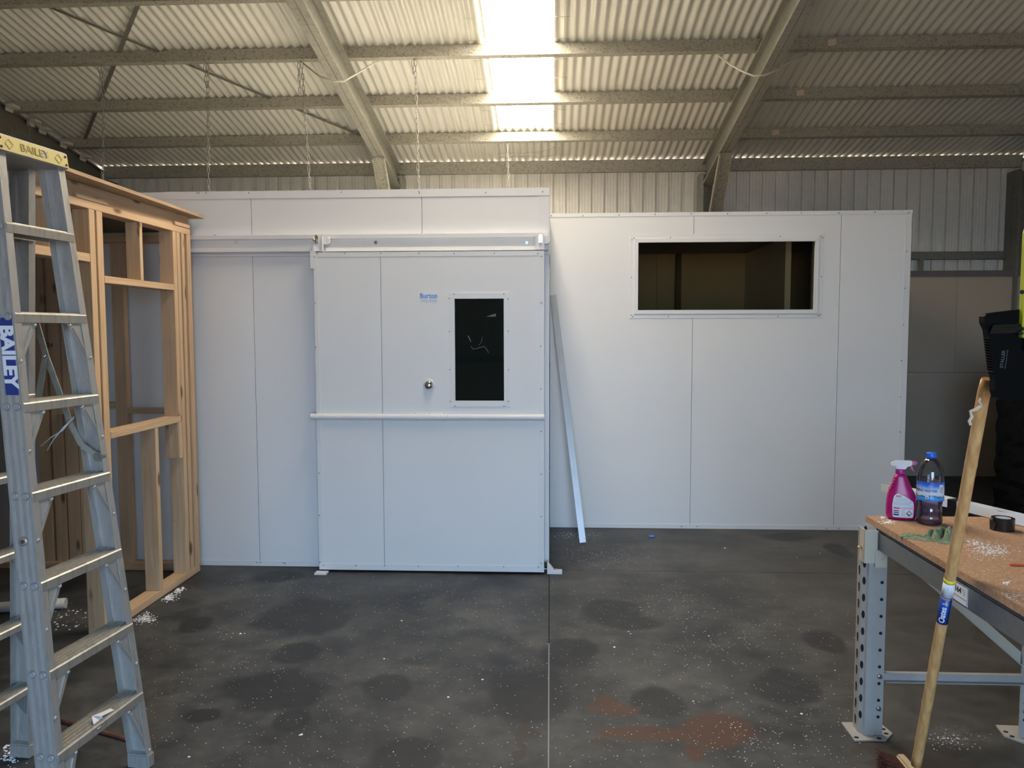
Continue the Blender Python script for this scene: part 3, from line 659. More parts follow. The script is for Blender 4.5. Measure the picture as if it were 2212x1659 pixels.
s2 = [(1300+u*.3165, 440+v*.3165) for u, v in ((118, 76), (364, 73), (611, 70), (857, 69), (1124, 65), (1362, 63), (1617, 63), (1865, 58), (2094, 61), (206, 246), (220, 236), (468, 231), (1218, 224), (1494, 222), (1506, 233), (203, 501), (1499, 497), (199, 760), (210, 771), (455, 771), (1203, 769), (1479, 765), (1493, 757), (2080, 325), (2070, 577), (2060, 826))]
s2 += [(1191, 466), (1259, 466), (1337, 464), (1947, 779), (1945, 857), (1945, 933), (1472, 1137), (1505, 1137), (1786, 1141), (1812, 1141)]
screws([atY(u, v, Y2-.003) for u, v in s2], .005).put('rivets', 'screw_grey', room2, kind='stuff')
# inside of the room: a dark post and a dark cross wall seen through the glass
px = 1.33
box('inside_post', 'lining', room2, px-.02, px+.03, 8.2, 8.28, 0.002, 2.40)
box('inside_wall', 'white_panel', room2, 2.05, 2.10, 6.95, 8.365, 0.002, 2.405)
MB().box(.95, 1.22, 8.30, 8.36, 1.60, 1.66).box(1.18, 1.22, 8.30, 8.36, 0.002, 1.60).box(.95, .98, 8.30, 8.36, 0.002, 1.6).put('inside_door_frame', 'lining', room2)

# ------------------------------------------------------------------ aluminium strip leaning at the corner
b0 = atZ(1259, 1173); t0 = Vector((.024, Y2-.012, 1.885)); d = (t0-b0).normalized(); sx_ = Vector((1, 0, 0)); sx_ = (sx_-d*sx_.dot(d)).normalized(); sy_ = d.cross(sx_)
if sy_.y > 0: sy_ = -sy_
pp = [(-.024, 0), (.024, 0), (.024, .020), (.0215, .020), (.0215, .003), (.006, .003), (.006, .010), (.002, .010), (.002, .003), (-.0215, .003), (-.0215, .014), (-.024, .014)]
b0 = b0+Vector((0, 0, .004))
MB().loft([b0+sx_*a+sy_*b for a, b in pp], [t0+sx_*a+sy_*b for a, b in pp]).put('aluminium_strip', 'strip_metal', None, label='pale ribbed metal strip leaning on the corner where the two rooms meet', cat='strip')

# ------------------------------------------------------------------ cream panels against the back wall, right
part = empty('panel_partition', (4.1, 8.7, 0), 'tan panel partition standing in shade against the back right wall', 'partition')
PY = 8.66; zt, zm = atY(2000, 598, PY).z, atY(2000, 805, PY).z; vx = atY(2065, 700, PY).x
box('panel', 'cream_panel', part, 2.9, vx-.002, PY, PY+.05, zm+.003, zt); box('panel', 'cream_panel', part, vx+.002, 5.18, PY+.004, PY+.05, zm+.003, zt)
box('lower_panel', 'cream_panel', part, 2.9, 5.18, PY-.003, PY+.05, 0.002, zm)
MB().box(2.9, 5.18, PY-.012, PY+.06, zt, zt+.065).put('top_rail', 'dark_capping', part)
# wrapped pallet load
pal = empty('wrapped_pallet', (4.27, 6.0, 0), 'pallet load wrapped in black stretch film at the far right', 'pallet')
for i in range(3): box('bearer', 'timber_y', pal, 3.70+i*.54, 3.80+i*.54, 5.5, 6.6, .002, .10)
for i in range(6): box('deck_board', 'timber_x', pal, 3.68, 4.88, 5.5+i*.2, 5.6+i*.2, .10, .122)
mb = MB(); nx, nz = 40, 22
rows = []
for j in range(nz+1):
    z = .124+1.2*j/nz
    loop = []
    for i in range(4*nx//4):
        t = i/(nx)*4; sde = int(t) % 4; f = t-int(t); h = .56
        p = [(-h+2*h*f, -h), (h, -h+2*h*f), (h-2*h*f, h), (-h, h-2*h*f)][sde]
        wv = .008*math.sin(z*37+f*9+sde)+.006*math.sin(z*90+f*23)+random.uniform(-.003, .003)
        k_ = 1+wv-.02*(j == nz)
        loop.append((4.27+p[0]*k_, 6.06+p[1]*k_, z))
    rows.append(loop)
vs = [p for r_ in rows for p in r_]; n = len(rows[0]); fs = [(j*n+i, j*n+(i+1) % n, (j+1)*n+(i+1) % n, (j+1)*n+i) for j in range(nz) for i in range(n)] + [tuple(range(nz*n, nz*n+n)), tuple(range(n-1, -1, -1))]
mb.add(vs, fs, False).put('stretch_film', 'film', pal, label='crinkled glossy black film')

# ------------------------------------------------------------------ timber stud room
tim = empty('timber_frame_room', (-3.1, 4.0, 0), 'unfinished pine stud frame with a sheet roof built against the left white room', 'timber frame')
XO, XI = -2.34, -2.43
def wood(name, x0, x1, y0, y1, z0, z1):
    dx, dy, dz = abs(x1-x0), abs(y1-y0), abs(z1-z0); ax = 'x' if dx == max(dx, dy, dz) else 'y' if dy == max(dx, dy, dz) else 'z'
    return box(name, 'timber_'+ax, tim, x0, x1, y0, y1, z0, z1, bevel=.002)
wood('bottom_plate', XI, XO, 3.89, 5.01, .002, .045)
wood('top_plate', XI, XO, 2.95, 5.01, 2.225, 2.265)
for y0, y1 in ((2.95, 2.99), (3.0, 3.04)): wood('stud', XI, XO, y0, y1, .002, 2.225)
for y0, y1 in ((3.89, 3.94), (3.955, 4.01)): wood('stud', XI, XO, y0, y1, .045, 2.225)
wood('door_head', XI, XO, 3.04, 3.889, 1.955, 1.998)
wood('cripple_stud', XI+.02, XO, 3.56, 3.60, 1.998, 2.225)
wood('window_head', XI, XO, 4.011, 4.769, 1.857, 1.895)
wood('cripple_stud', XI+.008, XO, 4.375, 4.408, 1.895, 2.225)
wood('window_sill', XI, XO+.002, 4.011, 4.80, 1.030, 1.068)
wood('cripple_stud', XI, XO, 4.475, 4.515, .045, 1.030)
wood('trimmer_stud', XI, XO, 4.77, 4.815, 1.068, 2.225)
wood('sill_block', XI, XO+.001, 4.77, 4.815, .80, 1.030)
for y0, y1 in ((4.82, 4.865), (4.885, 4.925), (4.955, 5.01)): wood('stud', XI+.002, XO, y0, y1, .045, 2.225)
wood('rim_joist', XI, XO-.012, 2.95, 5.01, 2.266, 2.345)
wood('packer', XO-.011, XO+.004, 3.79, 4.06, 2.266, 2.293); wood('packer', XO-.011, XO+.004, 4.80, 5.0, 2.266, 2.290)
rf = MB().prism([(-3.95, 2.9, 2.346), (-2.225, 2.9, 2.346), (-2.24, 3.6, 2.346), (-2.285, 5.10, 2.346), (-3.95, 5.10, 2.346)], (0, 0, .018))
rf.put('roof_sheet', 'ply', tim, label='thin wood sheet overhanging the studs')
for a, b in ((-2.895, -2.812), (-3.25, -3.165), (-3.16, -3.118), (-3.34, -3.262), (-3.44, -3.36), (-3.62, -3.53)):
    wood('rear_stud', a, b, 5.03, 5.075, .045, 2.185)
wood('rear_plate', -3.9, -2.44, 5.0, 5.085, .002, .045); wood('rear_top_plate', -3.9, -2.44, 5.0, 5.085, 2.186, 2.226)
wood('rear_noggin', -2.811, -2.435, 5.03, 5.075, 1.055, 1.095); wood('rear_noggin', -3.117, -2.896, 5.03, 5.075, 1.09, 1.13); wood('rear_noggin', -3.26, -3.117, 4.985, 5.029, 1.055, 1.095)
wood('joist', -3.9, -2.43, 4.40, 4.44, 2.266, 2.345); wood('joist', -3.9, -2.43, 3.55, 3.59, 2.266, 2.345)
box('added_dark_sheet', 'lining', tim, -3.96, -3.92, 2.92, 5.09, .002, 2.343); box('added_dark_sheet', 'lining', tim, -3.91, -2.44, 2.90, 2.93, .002, 2.343)  # dark left sheet, plus an unseen front sheet added to darken the inside
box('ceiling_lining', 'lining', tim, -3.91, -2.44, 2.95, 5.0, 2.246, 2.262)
# faint stamps on studs
stp = MB()
for u, v, y, wd in ((364, 738, 4.7695, 16), (366, 743, 4.7695, 14), (378, 1124, 4.8195, 14)):
    p = atY(u, v, y); stp.box(p.x-wd/700, p.x+wd/700, y-.0006, y-.0001, p.z-.0012, p.z+.0012)
stp.put('mill_stamp', 'print_grey', tim)
p = atY(108, 746, 5.03); text('24', .045, 'print_black', tim, flat((p.x, 5.0292, p.z), (1, 0, 0), (0, 0, 1)), 'pencil_mark')

# ------------------------------------------------------------------ chains
def link_mesh():
    L, wv, r_ = .0265, .0085, .0031
    pts = []
    for i in range(5): t = math.pi*i/4; pts.append((wv*math.cos(t), 0, L-wv+wv*math.sin(t)))
    for i in range(5): t = math.pi+math.pi*i/4; pts.append((wv*math.cos(t), 0, -L+wv+wv*math.sin(t)))
    mb = MB().tube(pts, r_, 5, True); me = bpy.data.meshes.new('link'); me.from_pydata(mb.v, [], mb.f)
    me.polygons.foreach_set('use_smooth', mb.sm); me.materials.append(MATS['galv_chain']); me.update(); return me
LINK = link_mesh()
def chain(top, bot, extra, label):
    top, bot = Vector(top), Vector(bot); root = empty('chain', top, label, 'chain', 'chains hanging from the roof to the left room')
    runs = [(top, bot)]
    if extra: runs.append((top+Vector((-.022, -.012, -.01)), top+Vector((-.012, -.02, -extra))))
    for a, b in runs:
        n = max(2, int((b-a).length/.046)); q = (b-a).normalized(); base = Vector((0, 0, -1)).rotation_difference(q).to_matrix()
        for i in range(n):
            o = bpy.data.objects.new('link', LINK); COL.objects.link(o); o.parent = root
            o.location = a+q*(.026+i*((b-a).length-.052)/(n-1)) - top + Vector((random.uniform(-.002, .002), 0, 0))
            o.rotation_euler = (base @ Matrix.Rotation((math.pi/2 if i % 2 else 0)+.5+random.uniform(-.35, .35), 3, 'Z')).to_euler()
    MB().tube([top+Vector((.012*math.cos(t), 0, .012*math.sin(t)+.01)) for t in [i*.55 for i in range(10)]], .004, 6).put('hook', 'galv_dark', root)
def hang(u, y, ub, zb, extra, label):
    t = atY(u, 130, y); t.y = y+.008; t.z = roof_z(y)-.112; b = Vector((atY(ub, 400, y).x, y+.01, zb)); chain(t, b, extra, label)
hang(221, 6.46, 217, 2.502, .33, 'left chain with doubled top in front of the diagonal brace strap')
hang(448, 6.46, 447, 2.502, .2, 'second chain from the left, hanging straight down behind the white room top')
hang(651, 6.46, 672, 2.502, .26, 'chain just left of the left rafter with a loose tail at its top')
hang(897, 6.46, 904, 2.502, .12, 'chain between the left rafter and the skylight, with a knotted top')
hang(1096, 8.07, 1100, 2.502, 0, 'short chain under the lower edge of the bright skylight')
t = atX(8, 215, -4.93); chain((t.x, 7.28, roof_z(7.27)-.112), (t.x+.01, 7.28, 2.7), 0, 'chain at the far left edge in front of the dark end rafter')

# ------------------------------------------------------------------ step ladder
phi = R(5.9); es = Vector((math.sin(phi), math.cos(phi), 0)); ef = Vector((math.cos(phi), -math.sin(phi), 0)); UZ = Vector((0, 0, 1))
FF0, FF1 = Vector((-1.463, 2.71, 0)), Vector((-1.677, 2.65, 2.185))          # far front rail, outer climbing-side corner
NF0, NF1 = FF0-es*.46, FF1-es*.285
RSH0, RSH1 = -ef*.492, -ef*.108                                              # rear frame: outer corner offset from the front corner
lad = empty('step_ladder', (FF0+NF0)/2 - ef*.25, 'dented aluminium double-sided step ladder with yellow top plate, at the left edge', 'ladder')
RW, FLG, TH = .078, .030, .003
def rail(a, b, df, ds, name='rail', mat='alum', grooves=False):
    """channel rail from a to b; df = direction of web width (from outer corner inward), ds = direction of flanges"""
    pr_ = [(0, 0), (RW, 0), (RW, FLG), (RW-TH, FLG), (RW-TH, TH), (TH, TH), (TH, FLG), (0, FLG)]
    if grooves:
        top = []
        for c in (.012, .036, .060):
            for q in range(4): top += [(c+q*.003, 0), (c+q*.003+.0008, -.00025), (c+q*.003+.0018, -.00025), (c+q*.003+.0026, 0)]
        pr_ = [(0, 0)] + top + pr_[1:]
    return MB().loft([a+df*p+ds*q for p, q in pr_], [b+df*p+ds*q for p, q in pr_]).put(name, mat, lad)
zl = Vector((0, 0, .03))
rail(FF0+(FF1-FF0)*.012, FF1, -ef, -es, grooves=False)
nrail = rail(NF0+(NF1-NF0)*.012, NF1, -ef, es, grooves=True)
rail(FF0+RSH0+(FF1+RSH1-FF0-RSH0)*.012, FF1+RSH1, ef*1 if False else -ef, -es)
rail(NF0+RSH0+(NF1+RSH1-NF0-RSH0)*.012, NF1+RSH1, -ef, es)
for a, d, sg in ((FF0, FF1-FF0, -1), (NF0, NF1-NF0, 1), (FF0+RSH0, FF1+RSH1-FF0-RSH0, -1), (NF0+RSH0, NF1+RSH1-NF0-RSH0, 1)):
    d = d.normalized(); c = a+d*.035 - ef*(RW/2) + es*(sg*.014)
    MB().obox(c-Vector((0, 0, .008)), ef*(RW/2+.004), es*.019, Vector((0, 0, .026))).put('foot', 'alum_gusset', lad, bevel=.004)
STZ = [.285, .545, .822, 1.102, 1.38, 1.66, 1.94]
def at_z(a, b, z): return a+(b-a)*((z-a.z)/(b.z-a.z))
def step(A0, A1, B0, B1, z, name, dep=.080, th=.030):
    a = at_z(A0, A1, z); b = at_z(B0, B1, z)   # near, far outer corners
    a = a+es*.004; b = b-es*.004
    prof = [(-.004, -th), (-.004, -.004), (0, 0)]
    nr = 5
    for i in range(nr):
        c = .006+i*(dep-.012)/(nr-1)
        prof += [(c-.0042, 0), (c-.003, .0035), (c+.003, .0035), (c+.0042, 0)]
    prof += [(dep, 0), (dep, -th), (dep-.003, -th), (dep-.003, -.004), (.0, -.004), (0, -th)]
    return MB().loft([a-ef*p+UZ*q for p, q in prof], [b-ef*p+UZ*q for p, q in prof]).put(name, 'alum_tread', lad)
steps = []
for i, z in enumerate(STZ):
    s_ = step(NF0, NF1, FF0, FF1, z, 'step'); steps.append(s_)
    step(NF0+RSH0, NF1+RSH1, FF0+RSH0, FF1+RSH1, z, 'rear_step', .062, .024)
    if i < 6:
        for A, B, sg in ((FF0, FF1, -1), (NF0, NF1, 1)):
            hgt = .13 if i else .2
            for off in (.004,):
                o = at_z(A, B, z-.03) + es*(sg*(FLG if False else .006)); lo = at_z(A, B, z-.03-hgt) + es*(sg*.006)
                tip = o + es*(sg*.092)
                th = -ef*.003
                g = MB().prism([o-ef*off, tip-ef*off, lo+es*(sg*.012)-ef*off, lo-ef*off], th)
                for e1, e2 in ((.25, .62), (.42, .8)):   # pressed ribs
                    p1 = o.lerp(tip, e2*.9); p2 = o.lerp(lo, .75).lerp(lo+es*(sg*.012), .6); p1 = p1 + (lo-o)*.1
                    if e1 > .3: g.obox((p1+p2)/2-ef*(off-.001), (p2-p1)/2, (p2-p1).cross(ef).normalized()*.003, ef*.0022)
                g.sphere(tip-ef*(off-.002)+es*(-sg*.012)-UZ*.008, .006, 8, 4).sphere(lo-ef*(off-.002)+es*(sg*.006)+UZ*.01, .006, 8, 4)
                g.put('gusset', 'alum_gusset', lad)
        o = at_z(FF0+RSH0, FF1+RSH1, z-.026); lo = at_z(FF0+RSH0, FF1+RSH1, z-.12)
        MB().prism([o-es*.006-ef*.03, o-es*.075-ef*.03, lo-es*.012-ef*.03], -ef*.003).put('rear_gusset', 'alum_gusset', lad)
# swaged step ends on the near rail
for i, z in enumerate(STZ):
    for q in (.018, .055):
        c = at_z(NF0, NF1, z-.012) - ef*q - es*.001
        A3 = Matrix((ef, UZ, -es)).transposed()
        MB().lathe([(.0125, 0), (.0125, .003), (.0105, .005), (.009, .0035)], c, 20, A3).put('swage', 'alum_tread', lad)
        MB().obox(c-es*.0042, ef*.0058+UZ*.001, UZ*.0062-ef*.001, es*.0008).put('swage_recess', 'print_grey', lad)
c = at_z(NF0, NF1, .95)-ef*.040-es*.001; MB().lathe([(.015, 0), (.015, .004), (.008, .005)], c, 20, Matrix((ef, UZ, -es)).transposed()).put('pivot_washer', 'alum_tread', lad)
MB().lathe([(.006, 0), (.006, .006)], c-es*.001, 14, Matrix((ef, UZ, -es)).transposed()).put('pivot_pin', 'rust_rod', lad)
# top cap
ca = NF1-es*.012; cb = FF1+es*.012
ZT0, ZT1 = 2.160, 2.216
tl = Vector((0, 0, ZT0-ca.z)); 
for w_ in (ca, cb): pass
capm = MB().loft([ca+ef*.012+UZ*(ZT0-ca.z), ca+ef*.004+UZ*(ZT1-ca.z), ca-ef*.20+UZ*(ZT1-ca.z), ca-ef*.215+UZ*(ZT0-ca.z)], [cb+ef*.012+UZ*(ZT0-cb.z), cb+ef*.004+UZ*(ZT1-cb.z), cb-ef*.20+UZ*(ZT1-cb.z), cb-ef*.215+UZ*(ZT0-cb.z)])
cap = capm.put('top_cap', 'alum', lad, bevel=.003)
fx = (ef*.008+UZ*.056).normalized()
fx = (-ef*.008+UZ*.056).normalized(); fn = es.cross(fx); fn = fn if fn.dot(ef) > 0 else -fn
pc = (ca+cb)/2; pc = Vector((pc.x, pc.y, 0))+ef*.0085+UZ*(ZT0+.027)
L_ = (cb-ca).length/2
plate = MB().obox(pc+fn*.001, es*(L_-.004), fx*.0235, fn*.0012).put('name_plate', 'yellow_worn', lad, label='worn yellow plate embossed BAILEY')
emboss('BAILEY', .036, 'yellow_relief', plate, pc+fn*.0021, es*1.12, fx, 'embossed_lettering', -.0006, .0011)
for sg in (-1, 1):
    dc = pc+es*(sg*(L_-.048))+fn*.0026; mb = MB()
    for a, b in ((0, 1), (1, 2), (2, 3), (3, 0)):
        q = [es*.016, fx*.016, -es*.016, -fx*.016]; p1, p2 = dc+q[a], dc+q[b]; mb.obox((p1+p2)/2, (p2-p1)/2, (p2-p1).cross(fn).normalized()*.0013, fn*.0008)
    mb.put('diamond', 'yellow_relief', plate)
    for v_ in (-.014, .014):
        MB().lathe([(.0042, 0), (.0042, .002), (.002, .003)], pc+es*(sg*(L_-.014))+fx*v_+fn*.002, 10, Matrix((es, fx, fn)).transposed() if es.cross(fx).dot(fn) > 0 else Matrix((fx, es, fn)).transposed()).put('rivet', 'rust_rod', plate)
# sticker on near rail
sc0 = at_z(NF0, NF1, 1.645); sc1 = at_z(NF0, NF1, 1.405); dn = (sc1-sc0).normalized(); mid = (sc0+sc1)/2 - ef*.030 - es*.0015
MB().obox(mid, dn*((sc1-sc0).length/2), ef*.022, es*.0006).put('sticker', 'print_navy', lad, label='chipped blue sticker with white BAILEY lettering')
stk = bpy.data.objects['sticker']
text('BAILEY', .062, 'paper_white', stk, flat(mid-es*.0009, dn*1.02, ef), offset=.003)
mid2 = mid-ef*.026
mb = MB()
for i in range(26): p = mid2+dn*(-.09+.0075*i); mb.obox(p-es*.0004, dn*.0022, ef*.0032, es*.0004)
mb.put('small_print', 'print_grey', stk)
# folding spreader on the far side and cross brace
ks = at_z(FF0, FF1, 1.15)-ef*.045-es*.012
def bar(pts, wd=.011, name='spreader', mat='galv_rafter', nrm=es):
    mb = MB()
    for a, b in zip(pts, pts[1:]): mb.obox((a+b)/2, (b-a)/2, (b-a).cross(nrm).normalized()*wd, nrm*.002)
    return mb.put(name, mat, lad)
kY = FF0.y-.06
A_ = atY(212, 986, kY); B_ = atY(177, 962, kY); C_ = atY(147, 905, kY); D_ = atY(98, 770, kY); E_ = atY(75, 690, kY)
bar([A_, B_, C_]); bar([C_+es*.004, D_+es*.004, E_+es*.004])
bar([D_, atY(82, 862, kY)]); 
MB().cyl(A_-es*.006, A_+es*.02, .017, 16).cyl(A_-es*.01, A_-es*.006, .009, 12).put('spreader_knob', 'galv_dark', lad)
MB().sphere(D_-es*.004, .007).put('spreader_pin', 'chrome', lad)
# scrap and ties caught on the ladder
p = at_z(NF0, NF1, STZ[0]).lerp(at_z(FF0, FF1, STZ[0]), .42)
mb = MB()
q = [p-ef*.01+UZ*.006, p-ef*.02+es*.05+UZ*.008, p+ef*.003+es*.035-UZ*.012, p+ef*.006-es*.0-UZ*.012, p-ef*.03+es*.02+UZ*.02, p-ef*.02+es*.1+UZ*.008, p-ef*.004+es*.1+UZ*.004, p-ef*.006+es*.04+UZ*.012]
mb.add(q, [(0, 1, 2, 3), (0, 4, 1), (4, 7, 6, 5), (1, 7, 2)]).put('wrapper_scrap', 'paper_white', None, label='crumpled white wrapper scrap on the bottom ladder step', cat='scrap')
mb = MB(); mb.tube([atY(160, 900, kY-.01), atY(135, 930, kY-.03), atY(110, 945, kY-.04), atY(88, 964, kY-.05)], .0022, 5).tube([atY(158, 905, kY-.01), atY(138, 922, kY-.03), atY(115, 950, kY-.04), atY(102, 973, kY-.05)], .0022, 5)
mb.put('cable_ties', 'pvc', None, label='two thin white ties hanging on the ladder spreader bar', cat='cable tie')

# ------------------------------------------------------------------ things on the floor at the left
a = atZ(143, 1314); a.z = .031
MB().cyl(a, a+Vector((-.62, -.16, 0)), .030, 24).put('plastic_pipe', 'pvc', None, label='short white plastic pipe lying on the floor behind the ladder', cat='pipe')
a, b = atZ(105, 1553), atZ(284, 1603)
MB().tube([a+Vector((0, 0, .009)), a.lerp(b, .5)+Vector((0, 0, .008)), b+Vector((0, 0, .008))], .0075, 8).put('rusty_rod', 'rust_rod', None, label='rusty brown rod lying on the floor between the ladder legs', cat='rod')
p = atZ(1408, 1160)
MB().lathe([(.018, .001), (.020, .006), (.012, .012), (.004, .013)], p, 14, sx=1.3).put('blue_cap', 'blue_scrap', None, label='small blue plastic piece on the floor before the right room', cat='plastic piece')
# polystyrene crumbs
cr = MB()
def flake(x, y, s, z=0.0):
    t = random.uniform(0, 6.28); h = s*random.uniform(.3, .7)
    pts = [(x+s*random.uniform(.6, 1.2)*math.cos(t+i*1.57), y+s*random.uniform(.6, 1.2)*math.sin(t+i*1.57), z+.0003) for i in range(4)]
    cr.add(pts+[(x, y, z+h)], [(0, 1, 4), (1, 2, 4), (2, 3, 4), (3, 0, 4)])
for i in range(1500):
    u, v = random.uniform(300, 1860), random.uniform(1245, 1659)**1.0
    p = atZ(u, v)
    if p.y < Y1-.12 and p.x > -2.3: flake(p.x, p.y, random.choice((.0016, .002, .002, .0025, .003)))
for u, v, su, sv, n, s in ((1240, 1155, 45, 10, 160, .004), (1290, 1200, 90, 25, 160, .003), (360, 1288, 16, 9, 320, .006), (385, 1275, 12, 6, 60, .008), (312, 1335, 22, 10, 220, .005), (620, 1272, 110, 24, 110, .0022),
                       (510, 1375, 30, 12, 7, .004), (540, 1440, 70, 30, 26, .003), (150, 1330, 60, 25, 60, .007), (1460, 1300, 130, 60, 120, .0026), (1560, 1390, 170, 80, 160, .0026), (980, 1300, 170, 60, 120, .0026), (1620, 1580, 160, 60, 140, .0024), (25, 1630, 25, 22, 90, .006), (2060, 1600, 60, 20, 80, .003)):
    for i in range(n):
        p = atZ(random.gauss(u, su*.55), random.gauss(v, sv*.55))
        if p.y < 6.1 and not (-2.45 < p.x < -2.32 and 3.87 < p.y < 5.05) and not (p.x < 0 and p.y > 4.98): flake(p.x, p.y, s*random.uniform(.5, 1.3))
for u, v, s in ((1327, 1398, .009), (1362, 1369, .006), (1358, 1364, .006), (1531, 1374, .006), (968, 1506, .008), (651, 1587, .009), (868, 1341, .008), (830, 1423, .006), (519, 1369, .009), (1566, 1184, .010), (1771, 1195, .006), (1722, 1204, .006), (1731, 1542, .008), (1498, 1515, .006), (408, 1635, .008), (165, 1353, .012), (100, 1340, .012), (1804, 1448, .005), (1042, 1468, .008), (395, 1271, .02)):
    p = atZ(u, v); flake(p.x, p.y, s)
cr.put('polystyrene_crumbs', 'foam', None, label='white polystyrene crumbs scattered over the dark concrete floor', cat='crumbs', kind='stuff')

# ------------------------------------------------------------------ workbench of pallet racking
BX, BYF, BYN, BW = 1.262, 3.132, .95, .72
ben = empty('workbench', (BX+BW/2, 2.1, 0), 'chipboard topped workbench on grey pallet rack frames at the right', 'workbench')
box('bench_top', 'chipboard', ben, BX, BX+BW, BYN, BYF, .836, .860, bevel=.001)
for x0 in (BX+.006, BX+BW-.05):
    beam_ = MB().box(x0, x0+.04, BYN+.05, BYF-.07, .752, .820).box(x0+.006, x0+.04, BYN+.05, BYF-.07, .820, .828).put('beam', 'rack_beam', ben, bevel=.002)
    if x0 < BX+.1: BEAM = beam_
def upright(x0, y0, flip=False):
    # omega profile: front flange with bolt holes faces the camera, stepped sides
    xs = -1 if flip else 1
    prof = [(0, .0), (0, -.048), (.012, -.062), (.016, -.074), (.050, -.074), (.052, -.066), (.088, -.066), (.088, -.060), (.056, -.060), (.050, -.066), (.020, -.066), (.018, -.060), (.006, -.046), (.006, .0)]
    up_ = MB().prism([(x0+xs*a, y0+b, .006) for a, b in prof], (0, 0, .82)).put('upright', 'rack_grey', ben)
    holes = MB(); 
    z = .05
    while z < .80:
        # teardrop holes on the two side faces, round holes on the front flange
        holes.lathe([(.0065, 0), (.0065, .0006)], (x0+xs*.070, y0-.0662, z+.03), 12, ROTY)
        for yy, sc in ((-.022, 1), ):
            pts = [(x0-xs*.0004, y0+yy+.008*math.cos(t)*(1 if math.sin(t) > 0 else .7), z+.018*math.sin(t)+(-.004 if math.sin(t) < 0 else 0)) for t in [i*math.pi/6 for i in range(12)]]
            holes.prism(pts, (-xs*.0006, 0, 0))
        c0 = Vector((x0+xs*.006, y0-.055, z+.033)); ax = Vector((xs*.012, -.014, 0)).normalized(); nn_ = Vector((-.014*xs, -.012, 0)).normalized()
        holes.prism([c0+nn_*.0004+ax*(.0065*math.cos(t))+UZ*(.016*math.sin(t)) for t in [i*math.pi/6 for i in range(12)]], nn_*.0006)
        z += .0675
    holes.put('punched_holes', 'hole_dark', up_, kind='stuff')
    bx_ = x0+xs*.07
    for zz in (.245, .115):
        MB().cyl((bx_, y0-.066, zz), (bx_, y0-.073, zz), .010, 6).cyl((bx_, y0-.073, zz), (bx_, y0-.080, zz), .006, 10).put('bolt', 'zinc_bright', up_)
    fp = [(x0-xs*.035, y0-.11), (x0+xs*.085, y0-.105), (x0+xs*.135, y0-.05), (x0+xs*.12, y0+.035), (x0-xs*.035, y0+.03)]
    MB().prism([(a, b, 0.001) for a, b in fp], (0, 0, .006)).put('base_plate', 'rack_grey', up_)
    hb = MB()
    for a, b in ((.112, -.02), (.108, -.055), (.065, -.094), (-.02, -.09)): hb.lathe([(.008, 0), (.008, .0005)], (x0+xs*a, y0+b, .007), 12, sx=1.2)
    hb.put('plate_holes', 'hole_dark', up_, kind='stuff')
    return up_
U1 = upright(1.222, 3.10); U2 = upright(1.222+.66+.04, 3.10, True)
upright(1.222, 1.15); upright(1.222+.66+.04, 1.15, True)
# connector
MB().box(1.216, 1.222, 3.03, 3.07, .70, .83).box(1.216, 1.262, 3.0175, 3.024, .70, .83).box(1.255, 1.300, 3.0145, 3.022, .685, .752).cyl((1.285, 3.014, .715), (1.285, 3.010, .715), .006, 10).put('beam_connector', 'rack_cream', ben)
MB().cyl((1.214, 3.045, .755), (1.200, 3.045, .755), .005, 8).put('safety_pin', 'brass', ben)
# braces
a, b = Vector((1.29, 3.05, .80)), Vector((1.86, 3.05, .30)); d = (b-a).normalized(); n_ = d.cross(Vector((0, 1, 0))).normalized()
MB().obox((a+b)/2, (b-a)/2, n_*.019, Vector((0, .003, 0))).obox((a+b)/2-n_*.019*(1 if n_.z > 0 else -1)+Vector((0, -.008, 0)), (b-a)/2, n_*.002, Vector((0, .010, 0))).put('diagonal_brace', 'rack_cream', ben)
MB().box(1.31, 1.84, 3.035, 3.04, .228, .262).box(1.31, 1.84, 3.015, 3.04, .226, .230).box(1.31, 1.84, 3.02, 3.04, .260, .264).put('cross_brace', 'rack_grey', ben, bevel=.001)
box('cross_brace', 'rack_grey', ben, 1.31, 1.84, 1.10, 1.14, .228, .262)
# load sticker 164 on the beam
XF = BX+.0045
p0, p1 = atX(2056, 1270, XF), atX(2090, 1285, XF); sy0, sy1 = p1.y, p0.y+.03; zc = .786
st = MB().box(XF, XF+.0012, sy0, sy1, .757, .817).put('load_sticker', 'paper_white', ben, label='white load sticker printed 164')
lw = .0014
fr_ = MB()
for a, b, c_, d_ in ((sy0, sy1, .757, .7585), (sy0, sy1, .8155, .817), (sy0, sy0+lw, .757, .817), (sy1-lw, sy1, .757, .817), (sy0+.006, sy1-.02, .776, .7772)): fr_.box(XF-.0006, XF-.0001, a, b, c_, d_)
for i in range(4): fr_.box(XF-.0006, XF-.0001, sy0+.012, sy0+.034-.003*i, .806-.006*i, .8068-.006*i)
fr_.put('printed_lines', 'print_black', st)
text('164', .026, 'print_black', st, flat((XF-.0006, (sy0*.55+sy1*.45), .797), (0, -1, 0), (0, 0, 1)), offset=.0006)
